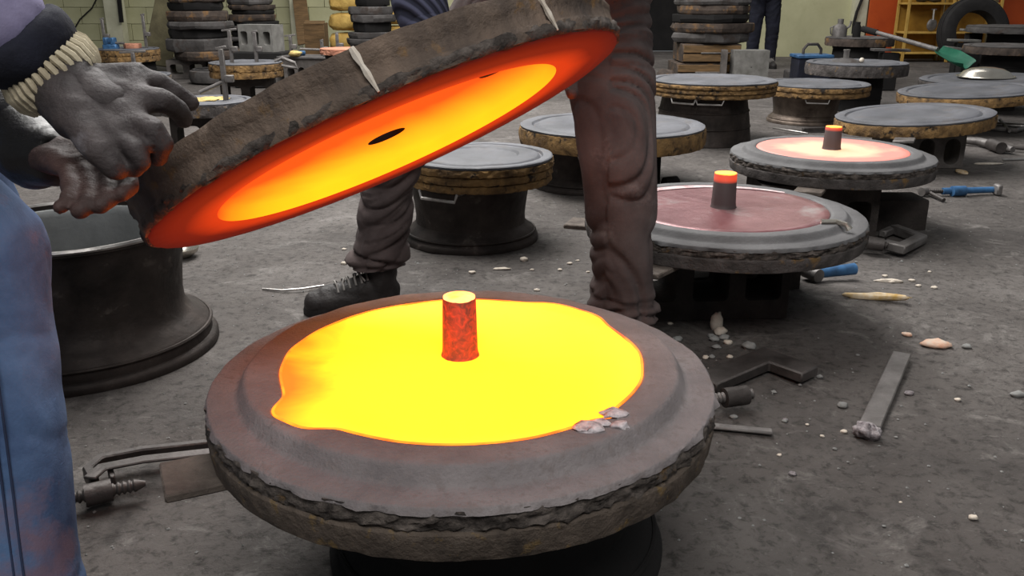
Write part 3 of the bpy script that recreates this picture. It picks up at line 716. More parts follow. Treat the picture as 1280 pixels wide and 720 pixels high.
# rod on the floor under M3 left, and behind the boots
flatbar([P(966, 161, .012), P(1010, 168, .012)], .012, .012, 'steel', 'thin steel rod on the floor behind the pink glowing mould', 'rod', 'steel_rod')
flatbar([P(1003, 165, .004), P(1040, 164, .004)], .03, .03, 'iron_dark', 'short dark iron bar on the floor behind the pink glowing mould', 'bar', 'iron_bar')
o = MB().tube([P(328, 361, .004), P(352, 363, .004), P(378, 361, .006), P(405, 357, .004)], .0035, 8).build('wire_rod', 'steel'); tag(o, 'thin bent wire lying on the floor by the lace-up boot', 'wire')
o = MB().tube([P(1253, 200, .004), P(1282, 199, .004)], .008, 8).build('wire_rod', 'steel'); tag(o, 'straight pale wire on the floor near the white lime patch', 'wire')
# blue handled thing under M2
base = P(1040, 345, 0)
u = thing('screw_clamp', 'small clamp with a blue grip lying under the edge of the maroon casting mould', 'clamp', base)
MB().tube([P(1020, 342, .03) - base, P(1068, 336, .035) - base], [.016, .02], 12).build('grip', 'blue', u)
MB().tube([P(1006, 338, .03) - base, P(1024, 345, .03) - base], .022, 12).build('boss', 'iron', u)
# small things on the floor behind M2
u = thing('small_bolt', 'small upright steel bolt standing on the floor behind the maroon casting mould', 'bolt', P(899, 231, 0))
MB().lathe([(.014, 0), (.014, .02), (.022, .022), (.022, .04), (.0, .042)], 12).build('shank', 'steel', u)
o = MB().tube([P(830, 229, .03), P(846, 227, .03)], .03, 10).build('dark_lump', 'dark', bevel=.004); tag(o, 'black lump of iron on the floor beside the standing leg', 'iron lump')

# ------------------------------------------------------------------ debris
def rock_mesh(name, sc, seed, rough=.35):
    me = MB().sphere((0, 0, 0), 1, 14, 9).mesh(name)
    for v in me.vertices:
        v.co *= 1 + rough * fbm(v.co + V((seed*3.1, seed, 0)), 1.3, 3)
        v.co = V((v.co.x*sc[0], v.co.y*sc[1], v.co.z*sc[2]))
    me.update(); return me
def chip(px, py, wpx, hpx, m, label, cat='chip', name='chip', group=None, k=.45, rz=0):
    c = P(px, py, 0); s = ppm(c.y, 0); w_ = wpx / s / 2; el = CAMH / math.hypot(c.y, CAMH)
    d_ = max(.12*w_, hpx / s / 2 * 1.1); h_ = d_ * k
    o = link(name, rock_mesh(name, (w_, d_, h_), random.random()*50), m); o.location = (c.x, c.y, floor_z(c.x, c.y) + h_*.75); o.rotation_euler = (0, 0, rz)
    return tag(o, label, cat, group)
def upright(px, py, wpx, hpx, m, label, cat='chip', name='chip'):
    c = P(px, py, 0); s = ppm(c.y, 0); w_ = wpx/s/2; h_ = hpx/s/2
    o = link(name, rock_mesh(name, (w_, w_*.8, h_), random.random()*50), m); o.location = (c.x, c.y, h_*.92); return tag(o, label, cat)
upright(895, 412, 15, 26, 'white_chip', 'tall white lime lump standing right of the worker leg', 'lime lump', 'lime_lump')
chip(900, 417, 16, 11, 'white_chip', 'rounded white lump at the foot of the tall lime lump', 'lime lump', 'lime_lump', k=.9)
chip(1170, 433, 36, 20, 'pink_chip', 'pink fired clay chip on the bare floor above the skimming bar', 'clay chip', 'clay_chip', rz=-.2)
chip(1134, 419, 13, 9, 'pink_chip', 'tiny pink clay crumb near the larger pink chip', 'clay chip', 'clay_chip')
c = chip(1095, 380, 78, 9, 'tan_chip', 'long ochre and white drip of slag on the sand ridge', 'slag drip', 'slag_drip', k=1.0, rz=-.12)
chip(1112, 352, 32, 6, 'white_chip', 'thin pale sliver on the sand ridge', 'sliver', 'pale_sliver', k=.8, rz=-.15)
chip(1202, 216, 12, 22, 'tan_chip', 'cream splash of metal by the blue clamp', 'metal splash', 'metal_splash', k=.2)
chip(1236, 205, 36, 9, 'white_chip', 'white patch of lime crumbs near the dark screw clamp', 'lime patch', 'lime_patch', k=.25)
chip(1208, 435, 11, 8, 'pebble', 'dark grey stone next to the larger pink clay chip', 'stone', 'stone', k=.7)
chip(1272, 494, 20, 9, 'pebble', 'grey stone on open floor far right of the skimming bar', 'stone', 'stone', k=.8)
chip(936, 435, 18, 12, 'pebble', 'smooth grey stone behind the elbow clamp', 'stone', 'stone', k=.8)
chip(827, 392, 16, 12, 'white_chip', 'pale lime chip at the hem of the standing leg', 'lime chip', 'lime_chip', k=.8)
chip(628, 336, 0.1+22, 6, 'white_chip', 'flat white flake in front of the sooty wheel rim', 'lime flake', 'lime_flake', k=.5)
chip(655, 326, 10, 7, 'white_chip', 'bright white crumb beside the sooty wheel rim flange', 'lime crumb', 'lime_crumb', k=.8)
grp = 'small grey pebbles beside the elbow clamp'
for px, py, s in [(893, 425, 13), (905, 423, 12), (910, 429, 11), (896, 434, 11), (882, 447, 8), (890, 447, 8), (912, 447, 8), (847, 425, 13), (889, 420, 9), (958, 461, 10), (1025, 472, 8)]:
    chip(px, py, s, s*.7, random.choice(['pebble', 'white_chip']), 'small pale pebble in the scatter between the mould edge and the elbow clamp', 'pebble', 'pebble', grp, k=.8)
grp = 'white crumbs on the open floor'
for px, py, s in [(1053, 508, 13), (1055, 540, 9), (981, 527, 8), (1028, 545, 6), (917, 522, 10), (974, 569, 6), (1043, 562, 6), (982, 525, 7), (1120, 546, 5), (1197, 500, 8), (1216, 649, 12), (1105, 657, 5), (990, 593, 10), (1000, 480, 5), (1072, 444, 5), (1009, 531, 5), (1126, 627, 4), (1136, 493, 11)]:
    chip(px, py, s, s*.7, random.choice(['white_chip', 'pebble', 'slag']), 'tiny crumb scattered on the open floor around the skimming bar', 'crumb', 'crumb', grp, k=.7)
grp = 'white crumbs around the standing leg and rim'
for px, py, s in [(700, 338, 6), (712, 330, 7), (671, 363, 8), (680, 372, 6), (590, 341, 9), (665, 337, 5), (845, 380, 8), (838, 405, 7), (866, 396, 7), (430, 330, 8), (430, 312, 6), (1000, 240, 5), (735, 340, 5), (722, 326, 5), (1115, 353, 8), (1140, 351, 8), (1148, 358, 7), (1168, 360, 8), (1106, 345, 7), (1162, 340, 5)]:
    chip(px, py, s, s*.6, 'white_chip', 'white lime crumb scattered on the floor behind the foreground mould', 'lime crumb', 'lime_crumb', grp, k=.7)
# uncountable grit
gm = MB(); rr = random.Random(3)
for k in range(1500):
    x = rr.uniform(-1.6, 2.4); y = rr.uniform(.9, 4.2); s = rr.uniform(.0012, .0042) * (1 if rr.random() > .05 else 1.8)
    if any((x - bx)**2 + (y - by)**2 < br*br for bx, by, br in ((MC.x, MC.y, .36), (-1.14, 2.2, .36), (C2.x, C2.y, .3), (C3.x, C3.y, .3), (-.16, 3.3, .28))): continue
    z = floor_z(x, y); a = rr.uniform(0, 6)
    vs = [V((s*cos(a + 2*pi*j/4)*rr.uniform(.7, 1.2), s*sin(a + 2*pi*j/4)*rr.uniform(.7, 1.2), s*.3)) for j in range(4)] + [V((0, 0, s)), V((0, 0, -s*.3))]
    gm.add([V((x, y, z)) + q_ for q_ in vs], [(0, 1, 4), (1, 2, 4), (2, 3, 4), (3, 0, 4), (1, 0, 5), (2, 1, 5), (3, 2, 5), (0, 3, 5)])
o = gm.build('floor_grit', 'pebble'); tag(o, 'fine pale grit strewn over the sooty floor', 'grit', kind='stuff')

exec_people = True
# ------------------------------------------------------------------ people
def wrinkle(amp, sz=16, sxy=5, hems=(), seed=0, fine=.25):
    def f(p, n):
        wx = noise.noise(V((p.x*3 + seed, p.y*3, p.z*3)))
        dg = noise.noise(V((seed*2, 1.5*p.x, p.z*2.6)))
        q = V((p.x*sxy*.6 + seed, p.y*sxy*.6, p.z*sz*.5 + 2.0*wx + 26*dg*((p.x + .1) % .32 - .16) + 8*dg*p.y))
        a = noise.noise(q); v1 = min(1, abs(a)*3.4) ** .7
        b = noise.noise(q*1.9 + V((7, 3, 1))); v2 = min(1, abs(b)*4) ** .7
        d = amp * (v1*.75 + v2*.35 - .75 + fine*noise.noise(p*9))
        for (hz, span, k) in hems:
            if hz <= p.z <= hz + span:
                u_ = (p.z - hz) / span
                h_ = noise.noise(V((p.x*7 + p.z*4, p.y*7 - p.z*3, p.z*34 + seed)))
                d += k * (min(1, abs(h_)*3.5)**.7 * 2 - .9) * min(1, 2.2*(1 - u_))
        return d
    return f
def boot(loc, rz, label, parent, mats=('boot', 'sole', 'lace')):
    b = thing('boot', label, 'x'); del b['category']; del b['label']; b.parent = parent; b.location = loc; b.rotation_euler = (0, 0, rz); b['label'] = label; b.scale = (.92, .95, 1)
    mb = MB()
    chain(mb, [(-.005, 0, .20, .052), (-.005, 0, .12, .052), (.0, 0, .065, .050)])
    chain(mb, [(-.02, 0, .055, .045), (.06, 0, .065, .046), (.12, 0, .05, .043), (.17, .0, .042, .042), (.215, .0, .034, .034)])
    for sy in (-1, 1): chain(mb, [(-.02, sy*.012, .04, .036), (.08, sy*.014, .04, .036), (.16, sy*.018, .036, .034), (.21, sy*.008, .034, .032)])
    link('upper', remesh(mb, 'upper', .006, 4, lambda p, n: .0022*noise.noise(p*38) + .0025*max(0, noise.noise(V((p.x*60, p.y*9, p.z*18))))), mats[0], b)
    out = [(-.062, -.02), (-.055, -.036), (-.02, -.042), (.05, -.038), (.12, -.046), (.19, -.046), (.235, -.03), (.25, 0), (.235, .03), (.19, .046), (.12, .046), (.05, .038), (-.02, .042), (-.055, .036), (-.062, .02)]
    n = len(out); vs = [(x, y, 0) for x, y in out] + [(x*1.0, y*1.02, .016) for x, y in out] + [(x*.985, y*.95, .026) for x, y in out]
    fs = [tuple(range(n))[::-1], tuple(2*n + k for k in range(n))] + [(j*n + k, j*n + (k+1) % n, (j+1)*n + (k+1) % n, (j+1)*n + k) for j in (0, 1) for k in range(n)]
    MB().add(vs, fs).build('sole', mats[1], b, ang=50)
    for k in range(6):
        x = .046 + k*.019; z = (.122, .115, .110, .103, .098, .092)[k]
        MB().tube([(x - .004, -.036, z - .022), (x, -.020, z - .003), (x + (.006 if k % 2 else -.006), 0, z + .004), (x, .020, z - .003), (x - .004, .036, z - .022)], .0036, 6).build('lace', mats[2], b)
    for sy in (-1, 1): MB().tube([(.046, 0, .128), (.070, sy*.03, .124), (.052, sy*.045, .102)], .003, 6).build('lace', mats[2], b)
    MB().tube([(.048*cos(a) - .005, .053*sin(a), .19) for a in [2*pi*k/24 for k in range(25)]], .008, 8, False).build('collar', mats[0], b)
    return b
def head_into(mb, c, fwd, r=.095):
    c = V(c); f = V(fwd).normalized(); up = V((0, 0, 1)); s = f.cross(up).normalized(); up = s.cross(f)
    mb.sphere(c, r, 20, 14, (.86, .92, 1.15))
    chain(mb, [(*(c + f*.03 - up*.05), .062), (*(c + f*.055 - up*.085), .036)])
    chain(mb, [(*(c + f*.088 + up*.01), .012), (*(c + f*.112 - up*.022), .014)])            # nose
    for k in (-1, 1):
        chain(mb, [(*(c + s*k*.082 + up*.015), .014), (*(c + s*k*.085 - up*.02), .011)])     # ears
        chain(mb, [(*(c + f*.088 + s*k*.02 + up*.034), .010), (*(c + f*.078 + s*k*.045 + up*.034), .009)])   # brow
    chain(mb, [(*(c + f*.092 - s*.02 - up*.058), .009), (*(c + f*.096 - up*.058), .010), (*(c + f*.092 + s*.02 - up*.058), .009)])  # mouth
def face_parts(root, c, fwd):
    c = V(c); f = V(fwd).normalized(); up = V((0, 0, 1)); s = f.cross(up).normalized(); up = s.cross(f)
    for k in (-1, 1): MB().sphere(c + f*.084 + s*k*.034 + up*.012, .0125, 12, 8).build('eye', 'eye', root)
    mb = MB(); mb.sphere(c - f*.012 + up*.022, .098, 20, 14, (.92, .95, 1.1)); mb.sphere(c - f*.04, .085, 16, 10)
    me = remesh(mb, 'hair', .012, 2, lambda p, n: .006*noise.noise(p*45))
    bm = bmesh.new(); bm.from_mesh(me)
    bmesh.ops.delete(bm, geom=[v for v in bm.verts if (v.co - c).dot(f) > .028 and (v.co - c).dot(up) < .062], context='VERTS'); bm.to_mesh(me); bm.free()
    link('hair', me, 'hair', root)

def hand(root, name, m, wrist, palm, fingers, thumb, wr=.032, fr=.0105, vox=.0045, disp=.0016):
    """glove: wrist point, palm capsules, finger polylines (each ends at the tip) and thumb polyline"""
    mb = MB(); W = V(wrist)
    roots = [V(f[0]) for f in fingers]
    for i, r in enumerate(roots):
        chain(mb, [(*W.lerp(r, .12), wr*.82), (*W.lerp(r, .55), fr*1.75), (*r, fr*1.4)])
        if i: chain(mb, [(*r, fr*1.35), (*roots[i-1], fr*1.35)]); chain(mb, [(*W.lerp(r, .6), fr*1.7), (*W.lerp(roots[i-1], .6), fr*1.7)])
    ks = [1.0, 1.06, 1.0, .88]
    for f, k in zip(fingers, ks):
        n = len(f); chain(mb, [(*V(p), fr*k*(1.22 - .32*j/(n - 1))) for j, p in enumerate(f)], 12)
    n = len(thumb); chain(mb, [(*V(p), fr*(1.65 - .5*j/(n - 1))) for j, p in enumerate(thumb)], 12)
    chain(mb, [(*W, wr), (*W.lerp(V(thumb[0]), .7), wr*.7), (*V(thumb[0]), fr*1.5)])
    return link(name, remesh(mb, name, vox, 3, lambda p, n_: disp*noise.noise(p*60) + disp*1.3*max(0, noise.noise(p*28))), m, root)

# ----- worker behind the moulds (facing us)
w2 = thing('person', 'worker in dusty brown trousers and lace-up boots behind the lifted mould half', 'person', (0, 2.42, 0))
O2 = V((0, 2.42, 0)); r2 = lambda p: tuple(V(p) - O2)
heelL = P(484, 381); legR_f = P(779, 422)
kneeL = PY(492, 196, 2.46); kneeR = PY(774, 205, 2.06); hipL = V((.0, 2.38, .90)); hipR = V((.215, 2.20, .90))
ankL = PY(470, 342, 2.50); ankR = PY(781, 400, 2.05)
pel = V((.105, 2.30, .98)); chest = V((.05, 2.14, 1.30)); neck = V((.03, 2.04, 1.50)); headc = V((.03, 1.97, 1.63))
shL = V((-.15, 2.10, 1.42)); shR = V((.24, 2.06, 1.42)); elL = V((-.27, 1.98, 1.12)); elR = V((.30, 1.93, 1.14))
wrL = PY(535, 36, 1.86); wrR = V((.13, 1.80, .915))
# continuous body
mb = MB()
chain(mb, [(*r2(pel), .13), (*r2(pel.lerp(chest, .5)), .12), (*r2(chest), .135), (*r2(neck), .058), (*r2(headc), .06)])
for h, k, a in ((hipL, kneeL, ankL), (hipR, kneeR, ankR)):
    chain(mb, [(*r2(pel), .11), (*r2(h), .085), (*r2(k), .055), (*r2(k.lerp(a, .35)), .052), (*r2(a), .036), (*r2(V((a.x, a.y, .05))), .036)])
for s_, e, w_ in ((shL, elL, wrL), (shR, elR, wrR)):
    chain(mb, [(*r2(chest + V((0, 0, .06))), .09), (*r2(s_), .062), (*r2(e), .042), (*r2(w_), .028)])
head_into(mb, r2(headc), (0, -1, -.45))
link('body', remesh(mb, 'body', .011, 4), 'skin', w2)
face_parts(w2, r2(headc), (0, -1, -.45))
# trousers
mb = MB()
def leg_chain(h, k, a, rs): return [(*r2(pel + V((0, 0, -.02))), .13), (*r2(h), rs[0]), (*r2(h.lerp(k, .5)), rs[1]), (*r2(k), rs[2]), (*r2(k.lerp(a, .4)), rs[3]), (*r2(k.lerp(a, .8)), rs[4]), (*r2(a), rs[5])]
chain(mb, leg_chain(hipL, kneeL, ankL, (.115, .10, .078, .074, .074, .074)), 20)
chain(mb, leg_chain(hipR, kneeR, ankR, (.115, .100, .085, .080, .078, .078)), 20)
chain(mb, [(*r2(pel + V((0, 0, .05))), .145), (*r2(pel + V((0, 0, -.06))), .15)], 20)
tr = remesh(mb, 'trousers', .006, 4, wrinkle(.018, 14, 5, ((ankR.z - .05, .14, .008), (ankL.z - .02, .14, .007)), 2.0))
# cut the hems clean
bm = bmesh.new(); bm.from_mesh(tr)
kill = [v for v in bm.verts if (v.co.x > .0 and v.co.z < ankR.z - .035) or (v.co.x <= .0 and v.co.z < ankL.z + .022)]
bmesh.ops.delete(bm, geom=kill, context='VERTS'); bm.to_mesh(tr); bm.free()
tr.shade_smooth(); link('trousers', tr, 'trouser', w2)
boot(r2(V((ankL.x + .012, ankL.y, 0))), rad(194), 'black lace-up boot pointing to the side', w2)
boot(r2(V((ankR.x, ankR.y + .02, 0))), rad(-85), 'black boot hidden by the hem', w2)
# jumper with ribbed cuffs
mb = MB()
chain(mb, [(*r2(pel + V((0, 0, .02))), .15), (*r2(pel.lerp(chest, .5)), .15), (*r2(chest), .16), (*r2(chest.lerp(neck, .7)), .08)], 20)
for s_, e, w_ in ((shL, elL, wrL), (shR, elR, wrR)):
    chain(mb, [(*r2(chest + V((0, 0, .05))), .12), (*r2(s_), .085), (*r2(e), .066), (*r2(e.lerp(w_, .75)), .056), (*r2(e.lerp(w_, .9)), .052)], 18)
link('jumper', remesh(mb, 'jumper', .010, 4, wrinkle(.010, 14, 6, (), 5.5)), 'knit_blue', w2)
for nm, e, w_, tgt in (('L', elL, wrL, V((-.15, 1.79, .60))), ('R', elR, wrR, V((.085, 1.69, .735)))):
    d = (tgt - w_).normalized(); sx = V((1, 0, 0)); top = tgt + LN * (LT + .012)
    fing = []
    for j in range(4):
        o_ = sx*(j - 1.5)*.026
        kn = top + o_ + V((0, .045, .02)); fing.append([r2(kn), r2(kn + V((0, -.035, .012))), r2(kn + V((0, -.066, .004))), r2(kn + V((0, -.085, -.006)))])
    tb = tgt + V((-.03 if nm == 'L' else .03, .035, -.005))
    hand(w2, 'glove', 'glove_black', r2(top + V((0, .11, .06))), None, fing, [r2(tb + V((0, .05, .05))), r2(tb + V((0, .025, .0))), r2(tb + V((0, -.005, -.012)))])
    mb = MB(); chain(mb, [(*r2(w_), .05), (*r2(top + V((0, .11, .06))), .038)], 18); link('cuff', remesh(mb, 'cuff', .008, 2), 'knit_blue', w2)

# ----- worker on the left in jeans (facing right)
w1 = thing('person', 'worker in blue jeans and black leather jacket gripping the lifted mould half', 'person', (-.72, 1.25, 0))
O1 = V((-.72, 1.25, 0)); r1 = lambda p: tuple(V(p) - O1)
knA = V((-.757, 1.20, .555)); anA = V((-.682, 1.0, .09)); hipA = V((-1.10, 1.22, .86))
knB = V((-1.02, 1.62, .53)); anB = V((-1.22, 1.66, .12)); hipB = V((-1.12, 1.44, .86))
pel1 = V((-1.13, 1.33, .92)); ch1 = V((-1.02, 1.33, 1.28)); nk1 = V((-.95, 1.33, 1.45)); hd1 = V((-.88, 1.33, 1.56))
shA = V((-1.0, 1.14, 1.34)); shB = V((-.98, 1.52, 1.34))
elA = PY(-105, -75, 1.03); elB = V((-.92, 1.42, .88))
wA = PY(82, 108, 1.10); wB = PY(44, 190, 1.16)
mb = MB()
chain(mb, [(*r1(pel1), .13), (*r1(pel1.lerp(ch1, .5)), .12), (*r1(ch1), .135), (*r1(nk1), .058), (*r1(hd1), .06)])
for h, k, a in ((hipA, knA, anA), (hipB, knB, anB)):
    chain(mb, [(*r1(pel1), .11), (*r1(h), .085), (*r1(k), .055), (*r1(k.lerp(a, .35)), .052), (*r1(a), .036), (*r1(V((a.x, a.y, .05))), .036)])
for s_, e, w_ in ((shA, elA, wA), (shB, elB, wB)):
    chain(mb, [(*r1(ch1 + V((0, 0, .06))), .09), (*r1(s_), .062), (*r1(e), .042), (*r1(w_), .028)])
head_into(mb, r1(hd1), (1, 0, -.4))
link('body', remesh(mb, 'body', .011, 4), 'skin', w1); face_parts(w1, r1(hd1), (1, 0, -.4))
mb = MB()
chain(mb, [(*r1(pel1), .13), (*r1(hipA), .12), (*r1(hipA.lerp(knA, .5)), .105), (*r1(knA), .092), (*r1(knA.lerp(anA, .35)), .090), (*r1(knA.lerp(anA, .75)), .088), (*r1(anA), .088)], 20)
chain(mb, [(*r1(pel1), .13), (*r1(hipB), .12), (*r1(hipB.lerp(knB, .5)), .105), (*r1(knB), .086), (*r1(knB.lerp(anB, .5)), .08), (*r1(anB), .078)], 20)
chain(mb, [(*r1(pel1 + V((0, 0, .05))), .145), (*r1(pel1 + V((0, 0, -.06))), .15)], 20)
jn = remesh(mb, 'jeans', .007, 3, wrinkle(.006, 10, 4, ((.05, .12, .004),), 8.0, .5))
bm = bmesh.new(); bm.from_mesh(jn)
bmesh.ops.delete(bm, geom=[v for v in bm.verts if v.co.z < .045], context='VERTS'); bm.to_mesh(jn); bm.free(); jn.shade_smooth()
jo = link('jeans', jn, 'jeans', w1)
# double side seam down the near leg
for dx in (0, .011):
    pts = []
    for i in range(15):
        f = i/14; c_ = knA.lerp(anA, f*1.0); rd_ = .0905 + .001*sin(i)
        a = rad(-62 + 8*f) + dx/.09
        pts.append(r1(c_ + V((cos(a)*rd_, sin(a)*rd_, .04 - .03*f))))
    MB().tube(pts, .0016, 6).build('seam', 'stitch', jo)
mb = MB(); chain(mb, [(*r1(anA + V((.01, 0, -.03))), .088), (*r1(anA + V((.055, -.01, -.075))), .05)], 18)
link('hem_fold', remesh(mb, 'hem_fold', .007, 3, lambda p, n: .003*noise.noise(p*30)), 'jeans', jo)
boot(r1(V((anA.x - .01, anA.y, 0))), rad(-8), 'black boot under the jeans hem', w1); boot(r1(V((anB.x, anB.y, 0))), rad(10), 'black boot of the rear foot', w1)
mb = MB()
chain(mb, [(*r1(pel1 + V((0, 0, .02))), .16), (*r1(pel1.lerp(ch1, .5)), .155), (*r1(ch1), .165), (*r1(ch1.lerp(nk1, .7)), .085)], 20)
chain(mb, [(*r1(ch1 + V((0, 0, .05))), .12), (*r1(shB), .09), (*r1(elB), .078), (*r1(elB.lerp(wB, .55)), .066), (*r1(elB.lerp(wB, .88)), .054)], 18)
link('jacket', remesh(mb, 'jacket', .009, 4, wrinkle(.012, 12, 6, (), 3.5)), 'leather', w1)
mb = MB(); eA = elA
chain(mb, [(*r1(shA), .095), (*r1(elA), .07), (*r1(elA.lerp(wA, .5)), .058)], 18)
link('sleeve', remesh(mb, 'sleeve', .008, 4, wrinkle(.006, 12, 6, (), 1.5)), 'lavender', w1)
mb = MB(); mb.tube([r1(elA.lerp(wA, f_)) for f_ in (.60, .64, .70, .76, .83)], [.054, .062, .063, .061, .055], 24)
link('sleeve_end', remesh(mb, 'sleeve_end', .007, 3, wrinkle(.004, 14, 8, (), 1.5)), 'navy', w1)
# ribbed cream cuff: rings of separate ribs around the wrist
d = (wA - elA).normalized(); s0 = d.cross(V((0, 0, 1))).normalized(); u0 = s0.cross(d); cu = MB()
c0 = elA.lerp(wA, .80); c1 = c0 + d*.042
for k in range(36):
    a = 2*pi*k/36; q_ = (s0*cos(a) + u0*sin(a))
    cu.tube([r1(c0 + q_*.052), r1(c0.lerp(c1, .3) + q_*.058), r1(c0.lerp(c1, .7) + q_*.057), r1(c1 + q_*.050)], .0042, 6)
cu.tube([r1(c0.lerp(c1, f)) for f in (0, 1)], .053, 24)
cu.build('ribbed_cuff', 'cuff_knit', w1)
def pxl(pts): return [r1(PY(x, y, Y)) for x, y, Y in pts]
# near glove: over the rim
hand(w1, 'glove', 'glove', r1(PY(78, 108, 1.08)), None,
     [pxl([(168, 96, 1.10), (198, 104, 1.11), (220, 116, 1.12), (238, 128, 1.13)]),
      pxl([(172, 122, 1.07), (202, 126, 1.07), (222, 136, 1.09), (230, 148, 1.10)]),
      pxl([(166, 150, 1.04), (192, 162, 1.02), (204, 180, 1.02), (198, 196, 1.03)]),
      pxl([(146, 170, 1.02), (170, 188, 1.00), (178, 202, 1.00), (168, 212, 1.01)])],
     pxl([(104, 160, 1.02), (124, 190, 1.00), (144, 210, 1.00)]), wr=.043, fr=.0124, vox=.004)
mb = MB(); chain(mb, [(*r1(c1 - d*.01), .050), (*r1(PY(84, 110, 1.08)), .045), (*r1(PY(112, 126, 1.07)), .040), (*r1(PY(138, 132, 1.06)), .030)], 18)
link('glove_gauntlet', remesh(mb, 'glove_gauntlet', .006, 3, wrinkle(.006, 20, 14, (), 4)), 'glove', w1)
# far glove: fingers curled under the rim
hand(w1, 'glove', 'glove_black', r1(PY(54, 192, 1.14)), None,
     [pxl([(146, 192, 1.10), (160, 214, 1.05), (162, 232, 1.02), (152, 243, 1.00)]),
      pxl([(124, 200, 1.09), (138, 226, 1.04), (137, 247, 1.00), (125, 257, .99)]),
      pxl([(103, 206, 1.08), (114, 235, 1.03), (111, 255, .99), (99, 263, .98)]),
      pxl([(82, 208, 1.07), (89, 236, 1.02), (84, 252, .99), (74, 259, .98)])],
     pxl([(110, 178, 1.16), (146, 182, 1.17), (170, 192, 1.17)]), wr=.034, fr=.0103, vox=.0035)
mb = MB(); chain(mb, [(*r1(elB.lerp(wB, .8)), .055), (*r1(wB), .05), (*r1(PY(66, 196, 1.14)), .040)], 18)
link('glove_gauntlet', remesh(mb, 'glove_gauntlet', .007, 3, wrinkle(.004, 20, 14, (), 9)), 'leather', w1)

# ----- far worker in navy before the dark recess
def far_person(x, Y, label):
    t = thing('person', label, 'person', (x, Y, 0)); mb = MB()
    for s_ in (-1, 1):
        chain(mb, [(0, 0, .95, .13), (s_*.09, 0, .88, .09), (s_*.11, -.02, .48, .06), (s_*.12, .02, .09, .04), (s_*.12, -.12, .035, .03)])
        chain(mb, [(0, 0, 1.35, .1), (s_*.19, 0, 1.38, .06), (s_*.25, -.03, 1.1, .045), (s_*.20, -.16, .93, .032), (s_*.18, -.23, .88, .03)])
    chain(mb, [(0, 0, .95, .12), (0, 0, 1.15, .12), (0, 0, 1.35, .12), (0, 0, 1.5, .055), (0, -.01, 1.62, .06)]); head_into(mb, (0, -.01, 1.62), (0, -1, -.2))
    link('body', remesh(mb, 'body', .014, 3), 'skin', t); face_parts(t, (0, -.01, 1.62), (0, -1, -.2))
    mb = MB()
    for s_ in (-1, 1): chain(mb, [(0, 0, .92, .14), (s_*.09, 0, .86, .11), (s_*.11, -.02, .48, .085), (s_*.12, .015, .10, .075)])
    link('trousers', remesh(mb, 'trousers', .013, 3, wrinkle(.01)), 'navy', t)
    mb = MB(); chain(mb, [(0, 0, .92, .15), (0, 0, 1.15, .15), (0, 0, 1.36, .15)])
    for s_ in (-1, 1): chain(mb, [(0, 0, 1.36, .12), (s_*.19, 0, 1.38, .08), (s_*.25, -.03, 1.1, .062), (s_*.205, -.15, .94, .05)])
    link('overall_top', remesh(mb, 'overall_top', .013, 3, wrinkle(.01)), 'navy', t)
    for s_ in (-1, 1): boot((s_*.12, .0, 0), rad(-90), 'dark work boot', t)
q = PY(952, 60, 11.6); far_person(q.x, 11.6, 'distant worker in navy overalls standing before the dark recess')

# ------------------------------------------------------------------ background stacks
def slab(loc, R, th, label, group, m='slab', seed=0, rot=(0, 0, 0), name='mould_plate', sides=13):
    def fn(i, a, r, z):
        q_ = fbm((cos(a)*2.2 + seed, sin(a)*2.2, seed*1.7), 1, 3); k_ = fbm((cos(a)*8 + seed, sin(a)*8, z*12 + seed), 1, 3)
        return (r*(1 + .15*q_ + .05*k_), z + th*(.16*fbm((cos(a)*r*9, sin(a)*r*9, seed + z*9), 1, 3) if 0 < i < 5 else 0))
    o = MB().lathe([(R*.6, 0), (R*.93, .0), (R*.97, th*.15), (R, th*.5), (R*.99, th*.92), (R*.96, th), (R*.3, th*1.0), (0, th)], sides, fn=fn).build(name, m, None, ang=18)
    o.location = loc; o.rotation_euler = rot
    return tag(o, label, 'mould plate', group)
ORD = ['lowest', 'second', 'third', 'fourth', 'fifth', 'sixth', 'seventh', 'eighth', 'ninth', 'tenth']
def stack(px, Y, z0, specs, label, group, seed):
    x = PY(px, 60, Y).x; z = z0
    for i, (R, th, dx, m) in enumerate(specs):
        slab((x + dx, Y, z), R, th, label % ORD[i], group, m, seed + i*3.7, (0, 0, i*1.3)); z += th * 1.0
    return z
# S1 on hollow block
x = PY(247, 60, 10.2).x
hollow_block((x - .12, 10.2, 0), rad(8), 'sooty hollow block under the tall stack of plates by the cream wall', 'concrete', L=.42, Dp=.3, Hh=.2, holes=2, hw=.14, hh=.11)
hollow_block((x + .28, 10.25, 0), rad(-6), 'dark hollow block beside the block under the tall stack of plates', 'concrete_dark', L=.3, Dp=.3, Hh=.2, holes=2, hw=.10, hh=.11)
stack(250, 10.2, .20, [(.38, .10, .12, 'slab'), (.36, .13, .0, 'slab_grey'), (.32, .10, .0, 'dark'), (.36, .08, .04, 'slab_grey'), (.33, .11, .0, 'slab'), (.30, .09, .02, 'dark'), (.31, .10, .02, 'slab'), (.30, .10, .0, 'slab_grey'), (.28, .10, .0, 'slab')], 'rough mould plate, %s from the hollow blocks in the tall stack by the wall', 'plates in the tall wall stack', 3)
# angled sheet leaning behind S1
o = MB().bar(PY(196, 82, 10.9), PY(214, -10, 11.3), .34, .03, (0, -1, .2)).build('leaning_board', 'olive', bevel=.005); tag(o, 'olive brown board leaning behind the tall stack of plates', 'board')
